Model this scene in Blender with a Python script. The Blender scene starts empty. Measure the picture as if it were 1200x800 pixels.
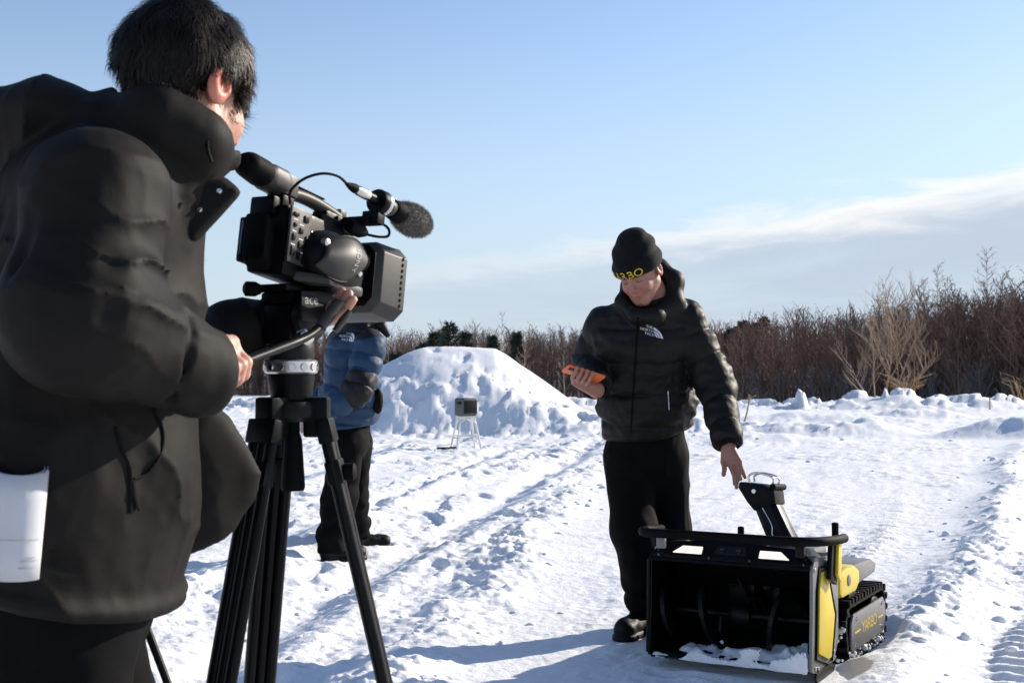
import bpy, bmesh, math, random
import numpy as np
from mathutils import Vector, Matrix
from mathutils.bvhtree import BVHTree

SC = bpy.context.scene
COL = SC.collection
rad = math.radians

# ------------------------------------------------------------------ camera
F_PX, CAM_H, HORIZON = 1500.0, 1.05, 443.0          # pixels of the 1200x800 photograph
PITCH = math.atan((HORIZON - 400.0) / F_PX)
cam_data = bpy.data.cameras.new('camera')
cam_data.sensor_width = 22.3
cam_data.lens = F_PX / 1200.0 * 22.3
cam_data.clip_start = 0.05
cam_data.clip_end = 6000
cam_data.dof.use_dof = True
cam_data.dof.focus_distance = 4.6
cam_data.dof.aperture_fstop = 8.0
cam = bpy.data.objects.new('camera', cam_data)
cam.location = (0, 0, CAM_H)
cam.rotation_euler = (math.pi / 2 + PITCH, 0, 0)
COL.objects.link(cam)
SC.camera = cam

# ------------------------------------------------------------------ light
SUN_EL, SUN_AZ = rad(24), rad(58)                    # azimuth from +Y towards +X
EXPOSURE = 0.72
world = bpy.data.worlds.new('World')
SC.world = world
world.use_nodes = True
wn, wl = world.node_tree.nodes, world.node_tree.links
wn.clear()
w_out = wn.new('ShaderNodeOutputWorld')
w_bg = wn.new('ShaderNodeBackground')
w_sky = wn.new('ShaderNodeTexSky')
w_sky.sky_type = 'NISHITA'
w_sky.sun_disc = False
w_sky.sun_elevation = SUN_EL
w_sky.sun_rotation = SUN_AZ
w_sky.altitude = 0
w_sky.air_density = 1.0
w_sky.dust_density = 0.25
w_sky.ozone_density = 2.5
w_bg.inputs['Strength'].default_value = 0.113


def wmath(op, a, b=None, clamp=False):
    n = wn.new('ShaderNodeMath'); n.operation = op; n.use_clamp = clamp
    for i, v in enumerate((a, b)):
        if v is None: continue
        if isinstance(v, (int, float)): n.inputs[i].default_value = v
        else: wl.new(v, n.inputs[i])
    return n.outputs[0]


def wrange(v, a, b, c=0.0, d=1.0):
    n = wn.new('ShaderNodeMapRange'); n.interpolation_type = 'SMOOTHSTEP'
    wl.new(v, n.inputs[0])
    for i, x in enumerate((a, b, c, d)): n.inputs[i + 1].default_value = x
    return n.outputs[0]


def wmix(f, a, b):
    n = wn.new('ShaderNodeMix'); n.data_type = 'RGBA'
    if isinstance(f, (int, float)): n.inputs[0].default_value = f
    else: wl.new(f, n.inputs[0])
    for i, v in ((6, a), (7, b)):
        if isinstance(v, tuple): n.inputs[i].default_value = v
        else: wl.new(v, n.inputs[i])
    return n.outputs[2]


# a flat deck of thin cloud, seen edge-on towards the horizon: directions are
# projected on a horizontal plane one unit overhead
w_tc = wn.new('ShaderNodeTexCoord')
w_sep = wn.new('ShaderNodeSeparateXYZ'); wl.new(w_tc.outputs['Generated'], w_sep.inputs[0])
w_z = wmath('MAXIMUM', w_sep.outputs[2], 0.012)
w_u = wmath('DIVIDE', w_sep.outputs[0], w_z)
w_v = wmath('DIVIDE', w_sep.outputs[1], w_z)
# distance behind the deck's leading edge, which passes (2.4, 6.05) and (-0.3, 10.5)
w_s = wmath('ADD', wmath('MULTIPLY', wmath('SUBTRACT', w_u, 2.4), 0.857),
            wmath('MULTIPLY', wmath('SUBTRACT', w_v, 6.05), 0.516))
w_cmb = wn.new('ShaderNodeCombineXYZ'); wl.new(w_u, w_cmb.inputs[0]); wl.new(w_v, w_cmb.inputs[1])


def wnoise(scale, detail, rough, dist=0.0, off=0.0):
    m = wn.new('ShaderNodeMapping'); wl.new(w_cmb.outputs[0], m.inputs[0])
    m.inputs['Location'].default_value = (off, off * 0.7, off * 1.3)
    m.inputs['Rotation'].default_value = (0, 0, rad(-31))
    m.inputs['Scale'].default_value = scale
    n = wn.new('ShaderNodeTexNoise'); wl.new(m.outputs[0], n.inputs['Vector'])
    n.inputs['Scale'].default_value = 1; n.inputs['Detail'].default_value = detail
    n.inputs['Roughness'].default_value = rough; n.inputs['Distortion'].default_value = dist
    return n.outputs[0]


w_edge = wmath('ADD', w_s, wmath('MULTIPLY', wmath('SUBTRACT', wnoise((1.6, 0.75, 1), 7, 0.62, 0.4), 0.5), 2.4))
w_mask = wrange(w_edge, -0.25, 0.55)
w_rag = wrange(wnoise((0.55, 0.16, 1), 6, 0.6, 0.3, 3.1), 0.30, 0.62)
w_far = wrange(w_sep.outputs[0], -0.22, 0.30)                   # the deck thins out to the left
w_mask = wmath('MULTIPLY', w_mask, wmath('ADD', wmath('MULTIPLY', w_rag, 0.35), 0.65))
w_mask = wmath('MULTIPLY', w_mask, wmath('ADD', wmath('MULTIPLY', w_far, 0.5), 0.5))
w_lit = wmath('MULTIPLY', wrange(w_edge, 1.9, 0.1), wmath('ADD', wmath('MULTIPLY', w_far, 0.7), 0.3))
w_cloud = wmix(w_lit, (3.0, 3.5, 4.15, 1), (5.7, 5.6, 5.5, 1))
# thin horizon whitening of winter air
w_hz = wrange(w_sep.outputs[2], 0.30, 0.0)
w_tint = wn.new('ShaderNodeMix'); w_tint.data_type = 'RGBA'; w_tint.blend_type = 'MULTIPLY'; w_tint.inputs[0].default_value = 1.0
wl.new(w_sky.outputs[0], w_tint.inputs[6]); w_tint.inputs[7].default_value = (1.0, 0.91, 0.91, 1)
w_skyc = wmix(wmath('MULTIPLY', w_hz, 0.8), w_tint.outputs[2], (2.95, 3.65, 4.35, 1))
wl.new(wmix(w_mask, w_skyc, w_cloud), w_bg.inputs['Color'])
wl.new(w_bg.outputs[0], w_out.inputs[0])

sun_data = bpy.data.lights.new('sun', 'SUN')
sun_data.energy = 4.4
sun_data.angle = rad(0.53)
sun_data.color = (1.0, 0.90, 0.77)
sun = bpy.data.objects.new('sun', sun_data)
sun_dir = Vector((math.sin(SUN_AZ) * math.cos(SUN_EL), math.cos(SUN_AZ) * math.cos(SUN_EL), math.sin(SUN_EL)))
sun.rotation_euler = sun_dir.to_track_quat('Z', 'Y').to_euler()
sun.location = sun_dir * 60
COL.objects.link(sun)

vs = SC.view_settings
vs.view_transform = 'Standard'
vs.look = 'None'
vs.exposure = EXPOSURE
vs.gamma = 1
vs.use_curve_mapping = False
SC.cycles.max_bounces = 6
SC.cycles.transparent_max_bounces = 8

# ------------------------------------------------------------------ helpers
random.seed(4)
RNG = np.random.default_rng(11)
ST, CT = math.sin(PITCH), math.cos(PITCH)


def W(px, py, Y):
    """world point on the ray of a photograph pixel, at world depth Y"""
    u, v = (px - 600.0) / F_PX, (400.0 - py) / F_PX
    d = np.array([u, CT - v * ST, ST + v * CT])
    return np.array([0, 0, CAM_H]) + d * (Y / d[1])


def G(px, py):
    """ground point (z = 0) under a photograph pixel"""
    u, v = (px - 600.0) / F_PX, (400.0 - py) / F_PX
    d = np.array([u, CT - v * ST, ST + v * CT])
    return np.array([0, 0, CAM_H]) + d * (-CAM_H / d[2])


def V3(*a): return np.array(a, float)
def unit(v): v = np.asarray(v, float); return v / np.linalg.norm(v)


def tag(o, label, cat, group=None, kind=None):
    if label: o['label'] = label
    if cat: o['category'] = cat
    if group: o['group'] = group
    if kind: o['kind'] = kind
    return o


def empty(name, loc=(0, 0, 0), rot=(0, 0, 0)):
    o = bpy.data.objects.new(name, None)
    o.location = loc; o.rotation_euler = rot; o.empty_display_size = 0.05
    COL.objects.link(o)
    return o


def link_mesh(name, me, mat, parent=None):
    o = bpy.data.objects.new(name, me)
    COL.objects.link(o)
    if mat is not None and not me.materials: me.materials.append(mat)
    if parent is not None: o.parent = parent
    return o


def np_mesh(name, verts, faces, mat=None, parent=None, smooth=True, origin=None):
    """verts (n,3); faces (m,3) or (m,4) index array"""
    verts = np.asarray(verts, np.float32)
    if origin is not None: verts = verts - np.asarray(origin, np.float32)
    faces = np.asarray(faces, np.int32)
    me = bpy.data.meshes.new(name)
    k = faces.shape[1]
    me.vertices.add(len(verts)); me.vertices.foreach_set('co', verts.ravel())
    me.loops.add(faces.size); me.loops.foreach_set('vertex_index', faces.ravel())
    me.polygons.add(len(faces))
    me.polygons.foreach_set('loop_start', np.arange(0, faces.size, k, dtype=np.int32))
    me.polygons.foreach_set('use_smooth', np.full(len(faces), smooth, bool))
    me.update(calc_edges=True)
    o = link_mesh(name, me, mat, parent)
    if origin is not None: o.location = tuple(float(c) for c in origin)
    return o


def set_attr(o, name, vals):
    a = o.data.attributes.new(name, 'FLOAT', 'POINT')
    a.data.foreach_set('value', np.asarray(vals, np.float32))


def verts_of(o):
    n = len(o.data.vertices); c = np.empty(n * 3, np.float32)
    o.data.vertices.foreach_get('co', c)
    return c.reshape(-1, 3) + np.array(o.location, np.float32)


# ---- lattice noise
_T = np.random.default_rng(5).random((64, 64, 64)).astype(np.float32)


def noise3(P, s=1.0, seed=0):
    """smooth value noise 0..1"""
    q = np.asarray(P, np.float32) * s + seed * 17.31 + 400.0
    i = np.floor(q).astype(np.int32); f = q - i; f = f * f * (3 - 2 * f)
    i &= 63; j = (i + 1) & 63
    x0, y0, z0 = i[..., 0], i[..., 1], i[..., 2]; x1, y1, z1 = j[..., 0], j[..., 1], j[..., 2]
    fx, fy, fz = f[..., 0], f[..., 1], f[..., 2]
    a = _T[x0, y0, z0] * (1 - fx) + _T[x1, y0, z0] * fx
    b = _T[x0, y1, z0] * (1 - fx) + _T[x1, y1, z0] * fx
    c = _T[x0, y0, z1] * (1 - fx) + _T[x1, y0, z1] * fx
    d = _T[x0, y1, z1] * (1 - fx) + _T[x1, y1, z1] * fx
    return (a * (1 - fy) + b * fy) * (1 - fz) + (c * (1 - fy) + d * fy) * fz


def noise2(x, y, s=1.0, seed=0):
    """smooth value noise 0..1 on the plane, one lattice slice"""
    qx = np.asarray(x, np.float32) * s + seed * 7.7 + 400; qy = np.asarray(y, np.float32) * s + seed * 3.3 + 400
    ix = np.floor(qx).astype(np.int32); iy = np.floor(qy).astype(np.int32)
    fx = qx - ix; fy = qy - iy; fx = fx * fx * (3 - 2 * fx); fy = fy * fy * (3 - 2 * fy)
    z = (seed * 5 + (ix >> 6) * 7 + (iy >> 6) * 13) & 63
    z = (seed * 5) & 63
    x0 = ix & 63; x1 = (ix + 1) & 63; y0 = iy & 63; y1 = (iy + 1) & 63
    return (_T[x0, y0, z] * (1 - fx) + _T[x1, y0, z] * fx) * (1 - fy) + (_T[x0, y1, z] * (1 - fx) + _T[x1, y1, z] * fx) * fy


def fbm2(x, y, s, octv, seed=0, gain=0.5):
    t, a, n = 0, 1.0, 0
    for o in range(octv):
        c, d = math.cos(o * 0.9 + seed), math.sin(o * 0.9 + seed)
        t = t + a * noise2(x * c - y * d, x * d + y * c, s * 2.03 ** o, seed + o); n += a; a *= gain
    return t / n


def sstep(a, b, x):
    t = np.clip((x - a) / (b - a), 0, 1); return t * t * (3 - 2 * t)


# ---- signed distance shapes
def smin(a, b, k):
    h = np.maximum(k - np.abs(a - b), 0) / k
    return np.minimum(a, b) - h * h * k * 0.25


def smax(a, b, k): return -smin(-a, -b, k)


def cone(P, a, b, ra, rb, U=None, su=1.0, tout=False):
    """capsule from a to b with radius ra..rb; U, su: cross-section stretched su times along U"""
    a = np.asarray(a, np.float32); b = np.asarray(b, np.float32)
    d = P - a; ab = b - a
    t = np.clip(d @ ab / max(float(ab @ ab), 1e-9), 0, 1)
    q = d - t[:, None] * ab
    if U is not None:
        U = np.asarray(U, np.float32)
        q = q - np.outer(q @ U, U * (1 - 1 / su)).astype(np.float32)
    r = np.sqrt((q * q).sum(1)) - (ra + (rb - ra) * t)
    return (r, t) if tout else r


def chain(P, pts, rads, k=0.02, U=None, su=1.0):
    d = None
    for i in range(len(pts) - 1):
        e = cone(P, pts[i], pts[i + 1], rads[i], rads[i + 1], U, su)
        d = e if d is None else smin(d, e, k)
    return d


def ell(P, c, r, R=None):
    q = P - np.asarray(c, np.float32)
    if R is not None: q = q @ np.asarray(R, np.float32)           # columns of R are the axes
    r = np.asarray(r, np.float32)
    k0 = np.sqrt(((q / r) ** 2).sum(1)); k1 = np.sqrt(((q / (r * r)) ** 2).sum(1))
    return k0 * (k0 - 1) / np.maximum(k1, 1e-6)


def rbox(P, c, h, r=0.01, R=None):
    q = P - np.asarray(c, np.float32)
    if R is not None: q = q @ np.asarray(R, np.float32)
    q = np.abs(q) - (np.asarray(h, np.float32) - r)
    return np.sqrt((np.maximum(q, 0) ** 2).sum(1)) + np.minimum(q.max(1), 0) - r


def sdf_mesh(name, fn, lo, hi, h, mat=None, parent=None, origin=None, margin=1.5, c=4):
    lo = np.asarray(lo, float); hi = np.asarray(hi, float)
    n = np.ceil((hi - lo) / (h * c)).astype(int) + 1
    ax = [lo[i] + np.arange(n[i]) * h * c + h * c / 2 for i in range(3)]
    Pc = np.stack(np.meshgrid(*ax, indexing='ij'), -1).reshape(-1, 3).astype(np.float32)
    Vc = fn(Pc).reshape(n)
    act = np.abs(Vc) < margin * c * h
    V = np.repeat(np.repeat(np.repeat(Vc, c, 0), c, 1), c, 2).astype(np.float32)
    A = np.argwhere(np.repeat(np.repeat(np.repeat(act, c, 0), c, 1), c, 2))
    for s in range(0, len(A), 400000):
        I = A[s:s + 400000]
        V[I[:, 0], I[:, 1], I[:, 2]] = fn((lo + (I + 0.5) * h).astype(np.float32))
    S = V < 0
    cnt = np.zeros(tuple(d - 1 for d in V.shape), np.int8)
    corners = [(i, j, k) for i in (0, 1) for j in (0, 1) for k in (0, 1)]
    sl = lambda a, o: a[o[0]:a.shape[0] - 1 + o[0], o[1]:a.shape[1] - 1 + o[1], o[2]:a.shape[2] - 1 + o[2]]
    for o in corners: cnt += sl(S, o)
    cells = np.argwhere((cnt > 0) & (cnt < 8))
    idx = np.full(cnt.shape, -1, np.int32); idx[cells[:, 0], cells[:, 1], cells[:, 2]] = np.arange(len(cells))
    acc = np.zeros((len(cells), 3)); num = np.zeros(len(cells))
    for o in corners:
        for axn in range(3):
            if o[axn]: continue
            o2 = list(o); o2[axn] = 1
            va = V[cells[:, 0] + o[0], cells[:, 1] + o[1], cells[:, 2] + o[2]]
            vb = V[cells[:, 0] + o2[0], cells[:, 1] + o2[1], cells[:, 2] + o2[2]]
            m = (va < 0) != (vb < 0)
            t = va[m] / (va[m] - vb[m])
            p = np.tile(np.array(o, float), (m.sum(), 1)); p[:, axn] += t
            acc[m] += p; num[m] += 1
    verts = lo + (cells + acc / num[:, None] + 0.5) * h
    quads = []
    for axn in range(3):
        b, cc = (axn + 1) % 3, (axn + 2) % 3
        s0 = [slice(None)] * 3; s1 = [slice(None)] * 3
        s0[axn] = slice(0, -1); s1[axn] = slice(1, None)
        D = S[tuple(s0)] != S[tuple(s1)]
        E = np.argwhere(D)
        E = E[(E[:, b] > 0) & (E[:, cc] > 0) & (E[:, b] < S.shape[b] - 1) & (E[:, cc] < S.shape[cc] - 1)]
        inside = S[E[:, 0], E[:, 1], E[:, 2]]
        q = []
        for db, dc in ((-1, -1), (0, -1), (0, 0), (-1, 0)):
            F = E.copy(); F[:, b] += db; F[:, cc] += dc
            q.append(idx[F[:, 0], F[:, 1], F[:, 2]])
        q = np.stack(q, 1)
        q[~inside] = q[~inside][:, ::-1]
        quads.append(q)
    quads = np.concatenate(quads)
    quads = quads[(quads >= 0).all(1)]
    return np_mesh(name, verts, quads, mat, parent, True, origin)


# ---- hard-surface mesh builder
class MB:
    def __init__(s): s.bm = bmesh.new()

    def poly(s, pts):
        return s.bm.faces.new([s.bm.verts.new(tuple(map(float, p))) for p in pts])

    def box(s, lo, hi, M=None):
        c = [(x, y, z) for x in (lo[0], hi[0]) for y in (lo[1], hi[1]) for z in (lo[2], hi[2])]
        v = [s.bm.verts.new((M @ Vector(p)) if M else p) for p in c]
        for f in ((0, 1, 3, 2), (4, 6, 7, 5), (0, 4, 5, 1), (2, 3, 7, 6), (0, 2, 6, 4), (1, 5, 7, 3)):
            s.bm.faces.new([v[i] for i in f])
        return s

    def prism(s, pts, dirv):
        """polygon pts (3-D) extruded along dirv"""
        a = [s.bm.verts.new(tuple(map(float, p))) for p in pts]
        b = [s.bm.verts.new(tuple(float(p[i] + dirv[i]) for i in range(3))) for p in pts]
        n = len(a)
        s.bm.faces.new(a[::-1]); s.bm.faces.new(b)
        for i in range(n): s.bm.faces.new((a[i], a[(i + 1) % n], b[(i + 1) % n], b[i]))
        return s

    def tube(s, pts, r, n=10, cap=True, flat=1.0):
        pts = [Vector(tuple(map(float, p))) for p in pts]
        rs = r if isinstance(r, (list, tuple)) else [r] * len(pts)
        rings = []; ref = None
        for i, p in enumerate(pts):
            t = (pts[min(i + 1, len(pts) - 1)] - pts[max(i - 1, 0)]).normalized()
            if ref is None:
                ref = t.orthogonal().normalized() if abs(t.z) > 0.95 else t.cross(Vector((0, 0, 1))).normalized()
            ref = (ref - t * ref.dot(t)).normalized(); bi = t.cross(ref)
            rings.append([s.bm.verts.new(p + (ref * math.cos(a) + bi * math.sin(a) * flat) * rs[i])
                          for a in (2 * math.pi * k / n for k in range(n))])
        for a, b in zip(rings, rings[1:]):
            for k in range(n): s.bm.faces.new((a[k], a[(k + 1) % n], b[(k + 1) % n], b[k]))
        if cap:
            s.bm.faces.new(rings[0][::-1]); s.bm.faces.new(rings[-1])
        return s

    def lathe(s, prof, a, b, n=24):
        """prof: list of (distance from a along a->b in metres, radius)"""
        a = Vector(tuple(map(float, a))); b = Vector(tuple(map(float, b))); t = (b - a).normalized()
        return s.tube([a + t * d for d, _ in prof], [r for _, r in prof], n) if False else s._lathe(prof, a, t, n)

    def _lathe(s, prof, a, t, n):
        ref = t.orthogonal().normalized(); bi = t.cross(ref); rings = []
        for d, r in prof:
            rings.append([s.bm.verts.new(a + t * d + (ref * math.cos(x) + bi * math.sin(x)) * r)
                          for x in (2 * math.pi * k / n for k in range(n))])
        for p, q in zip(rings, rings[1:]):
            for k in range(n): s.bm.faces.new((p[k], p[(k + 1) % n], q[(k + 1) % n], q[k]))
        s.bm.faces.new(rings[0][::-1]); s.bm.faces.new(rings[-1])
        return s

    def build(s, name, mat, parent=None, bevel=0.0, smooth=True, seg=2, angle=35):
        me = bpy.data.meshes.new(name)
        bmesh.ops.recalc_face_normals(s.bm, faces=s.bm.faces)
        if bevel > 0:
            ed = [e for e in s.bm.edges if len(e.link_faces) == 2 and e.calc_face_angle(0) > rad(angle)]
            bmesh.ops.bevel(s.bm, geom=ed, offset=bevel, segments=seg, profile=0.6, affect='EDGES', clamp_overlap=True)
        s.bm.to_mesh(me); s.bm.free()
        if smooth:
            me.polygons.foreach_set('use_smooth', np.ones(len(me.polygons), bool))
            me.set_sharp_from_angle(angle=rad(40))
        return link_mesh(name, me, mat, parent)


def smooth_path(pts, n=6):
    """Catmull-Rom through the points"""
    p = [np.asarray(q, float) for q in pts]; p = [2 * p[0] - p[1]] + p + [2 * p[-1] - p[-2]]
    out = []
    for i in range(1, len(p) - 2):
        for k in range(n):
            t = k / n
            out.append(0.5 * ((2 * p[i]) + (-p[i - 1] + p[i + 1]) * t + (2 * p[i - 1] - 5 * p[i] + 4 * p[i + 1] - p[i + 2]) * t * t
                              + (-p[i - 1] + 3 * p[i] - 3 * p[i + 1] + p[i + 2]) * t ** 3))
    out.append(p[-2])
    return out


def copy_tree(o, parent=None):
    c = o.copy(); COL.objects.link(c); c.parent = parent
    for ch in list(o.children): copy_tree(ch, c)
    return c


# ---- materials
def mat(name, col, rough=0.6, metal=0.0, var=0.0, vscale=8.0, bump=0.0, bscale=60.0, bdist=0.004, sheen=0.0, spec=0.5,
        emit=None, estr=0.0, col2=None, attr=None, acol=None, sss=0.0, coat=0.0, detail=4.0, trans=0.0, rvar=0.0, attr2=None, acol2=None):
    m = bpy.data.materials.new(name); m.use_nodes = True
    nt = m.node_tree; N, L = nt.nodes, nt.links
    b = N['Principled BSDF']
    b.inputs['Roughness'].default_value = rough
    b.inputs['Metallic'].default_value = metal
    b.inputs['Specular IOR Level'].default_value = spec
    b.inputs['Sheen Weight'].default_value = sheen
    b.inputs['Coat Weight'].default_value = coat
    b.inputs['Transmission Weight'].default_value = trans
    c4 = tuple(col) + (1,)
    b.inputs['Base Color'].default_value = c4
    src = None
    tc = N.new('ShaderNodeTexCoord')
    if var > 0 or col2:
        nz = N.new('ShaderNodeTexNoise'); L.new(tc.outputs['Object'], nz.inputs['Vector'])
        nz.inputs['Scale'].default_value = vscale; nz.inputs['Detail'].default_value = detail; nz.inputs['Roughness'].default_value = 0.6
        mp = N.new('ShaderNodeMapRange'); L.new(nz.outputs[0], mp.inputs[0])
        mp.inputs[1].default_value = 0.3; mp.inputs[2].default_value = 0.7
        mx = N.new('ShaderNodeMix'); mx.data_type = 'RGBA'; L.new(mp.outputs[0], mx.inputs[0])
        lo = col2 if col2 else tuple(c * (1 - var) for c in col)
        hi = col if col2 else tuple(min(1, c * (1 + var)) for c in col)
        mx.inputs[6].default_value = tuple(lo) + (1,); mx.inputs[7].default_value = tuple(hi) + (1,)
        src = mx.outputs[2]
        if rvar > 0:
            mr = N.new('ShaderNodeMapRange'); L.new(nz.outputs[0], mr.inputs[0])
            mr.inputs[1].default_value = 0.3; mr.inputs[2].default_value = 0.7
            mr.inputs[3].default_value = max(0.02, rough - rvar); mr.inputs[4].default_value = min(1, rough + rvar)
            L.new(mr.outputs[0], b.inputs['Roughness'])
    if attr:
        at = N.new('ShaderNodeAttribute'); at.attribute_name = attr
        mx = N.new('ShaderNodeMix'); mx.data_type = 'RGBA'; L.new(at.outputs['Fac'], mx.inputs[0])
        if src is not None: L.new(src, mx.inputs[6])
        else: mx.inputs[6].default_value = c4
        mx.inputs[7].default_value = tuple(acol) + (1,)
        src = mx.outputs[2]
    if attr2:
        at = N.new('ShaderNodeAttribute'); at.attribute_name = attr2
        mx = N.new('ShaderNodeMix'); mx.data_type = 'RGBA'; L.new(at.outputs['Fac'], mx.inputs[0]); L.new(src, mx.inputs[6]); mx.inputs[7].default_value = tuple(acol2) + (1,); src = mx.outputs[2]
    if src is not None: L.new(src, b.inputs['Base Color'])
    if bump > 0:
        nb = N.new('ShaderNodeTexNoise'); L.new(tc.outputs['Object'], nb.inputs['Vector'])
        nb.inputs['Scale'].default_value = bscale; nb.inputs['Detail'].default_value = 5
        bp = N.new('ShaderNodeBump'); L.new(nb.outputs[0], bp.inputs['Height'])
        bp.inputs['Strength'].default_value = bump; bp.inputs['Distance'].default_value = bdist
        L.new(bp.outputs[0], b.inputs['Normal'])
    if emit:
        b.inputs['Emission Color'].default_value = tuple(emit) + (1,)
        b.inputs['Emission Strength'].default_value = estr
    if sss > 0:
        b.inputs['Subsurface Weight'].default_value = sss
        b.inputs['Subsurface Radius'].default_value = (0.020, 0.006, 0.003)
        b.inputs['Subsurface Scale'].default_value = 1.0
    return m


M = dict(
    black_plastic=mat('black_plastic', (0.0035, 0.0035, 0.004), 0.42, spec=0.11, var=0.25, vscale=30, bump=0.12, bscale=400, bdist=0.001, rvar=0.1),
    black_rubber=mat('black_rubber', (0.003, 0.003, 0.0032), 0.7, spec=0.10, var=0.3, vscale=20, bump=0.2, bscale=120, bdist=0.002),
    black_metal=mat('black_metal', (0.003, 0.003, 0.0033), 0.36, spec=0.14, var=0.2, vscale=20, rvar=0.08),
    dark_grey=mat('dark_grey', (0.012, 0.012, 0.0125), 0.45, spec=0.15, var=0.15, vscale=25, bump=0.1, bscale=350, bdist=0.001),
    cam_grey=mat('camera_grey', (0.042, 0.040, 0.037), 0.47, spec=0.25, var=0.12, vscale=25, bump=0.12, bscale=500, bdist=0.001),
    silver=mat('silver_metal', (0.62, 0.62, 0.61), 0.3, metal=0.9, var=0.1, vscale=40),
    chrome=mat('brushed_nickel', (0.55, 0.54, 0.52), 0.25, metal=1.0, var=0.1, vscale=60),
    yellow=mat('yellow_paint', (0.62, 0.46, 0.03), 0.4, var=0.06, vscale=9, bump=0.03, bscale=90, rvar=0.08),
    yellow_print=mat('yellow_print', (0.55, 0.40, 0.02), 0.6, var=0.05),
    gun_grey=mat('gunmetal_plate', (0.17, 0.165, 0.16), 0.42, metal=0.35, var=0.12, vscale=14, rvar=0.1, bump=0.05, bscale=200),
    white_print=mat('white_print', (0.72, 0.70, 0.74), 0.7, var=0.05),
    grey_print=mat('grey_print', (0.30, 0.30, 0.30), 0.6, var=0.05),
    lens=mat('dark_glass', (0.01, 0.012, 0.02), 0.08, spec=0.8, var=0.1),
    screen=mat('screen_glass', (0.05, 0.09, 0.13), 0.12, spec=0.9, var=0.2),
    lamp=mat('headlight_glow', (0.9, 0.85, 0.75), 0.4, emit=(1.0, 0.86, 0.62), estr=0.62, var=0.02),
    orange=mat('orange_plastic', (0.75, 0.13, 0.015), 0.45, var=0.06),
    white_plastic=mat('white_plastic', (0.72, 0.71, 0.66), 0.5, var=0.06, vscale=15),
    box_grey=mat('grey_case', (0.062, 0.068, 0.076), 0.5, var=0.15, vscale=12, bump=0.05),
    paper=mat('paper', (0.50, 0.51, 0.53), 0.75, var=0.02, vscale=20, bump=0.02),
    ink=mat('ink', (0.08, 0.08, 0.09), 0.8, var=0.1),
    hair=mat('black_hair', (0.0075, 0.0050, 0.0036), 0.5, spec=0.2, var=0.4, vscale=90),
    fur=mat('grey_fur', (0.16, 0.145, 0.125), 0.85, var=0.5, vscale=160, sheen=0.2),
    tan_fur=mat('tan_fur', (0.30, 0.25, 0.18), 0.85, var=0.4, vscale=120, sheen=0.2),
    skin=mat('skin', (0.50, 0.27, 0.19), 0.5, var=0.10, vscale=25, bump=0.12, bscale=140, bdist=0.002, sss=0.18, attr='dark', acol=(0.03, 0.018, 0.014), attr2='ruddy', acol2=(0.55, 0.12, 0.07)),
    skin2=mat('skin_ruddy', (0.32, 0.15, 0.107), 0.5, var=0.10, vscale=35, bump=0.1, bscale=120, bdist=0.002, sss=0.15, attr='dark', acol=(0.03, 0.018, 0.014), attr2='ruddy', acol2=(0.36, 0.10, 0.075)),
    lips=mat('lips', (0.36, 0.11, 0.09), 0.45, var=0.1),
    coat=mat('black_shell_fabric', (0.0105, 0.0093, 0.0082), 0.66, spec=0.11, var=0.10, vscale=5, bump=0.16, bscale=240, bdist=0.0012),
    lining=mat('black_lining', (0.004, 0.004, 0.004), 0.8, spec=0.15, var=0.2, vscale=14, bump=0.15, bscale=40),
    puffer=mat('black_puffer_nylon', (0.0088, 0.0081, 0.0072), 0.54, spec=0.16, var=0.12, vscale=6, bump=0.25, bscale=60, bdist=0.004),
    blue_puffer=mat('blue_puffer_nylon', (0.019, 0.047, 0.095), 0.55, spec=0.2, var=0.12, vscale=6, bump=0.3, bscale=34, bdist=0.006, attr='panel', acol=(0.012, 0.012, 0.014)),
    trouser=mat('black_trouser_cloth', (0.0032, 0.0032, 0.0036), 0.8, spec=0.08, var=0.2, vscale=8, bump=0.3, bscale=24, bdist=0.006),
    knit=mat('black_knit', (0.006, 0.0065, 0.0075), 0.85, spec=0.1, var=0.3, vscale=60, bump=0.4, bscale=260, bdist=0.002, sheen=0.06),
    shoe=mat('black_boot', (0.0045, 0.004, 0.004), 0.55, spec=0.2, var=0.3, vscale=30, bump=0.2, bscale=80),
    bark_tan=mat('pale_bark', (0.30, 0.215, 0.15), 0.9, var=0.25, vscale=4),
    bark_brown=mat('brown_bark', (0.24, 0.138, 0.100), 0.9, col2=(0.13, 0.082, 0.064), vscale=0.12),
    bark_grey=mat('grey_bark', (0.15, 0.125, 0.11), 0.9, var=0.25, vscale=1.0),
    needles=mat('conifer_needles', (0.035, 0.050, 0.034), 0.8, var=0.35, vscale=1.2),
    scrub=mat('brown_scrub', (0.13, 0.080, 0.060), 0.95, col2=(0.065, 0.045, 0.037), vscale=0.25, bump=0.5, bscale=1.5, bdist=0.4),
    dry_reed=mat('dry_reed', (0.34, 0.22, 0.11), 0.85, var=0.25, vscale=6),
    wood=mat('weathered_wood', (0.27, 0.17, 0.09), 0.8, var=0.3, vscale=20, bump=0.2, bscale=60),
    red=mat('red_paint', (0.35, 0.03, 0.025), 0.6, var=0.1),
)


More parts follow.
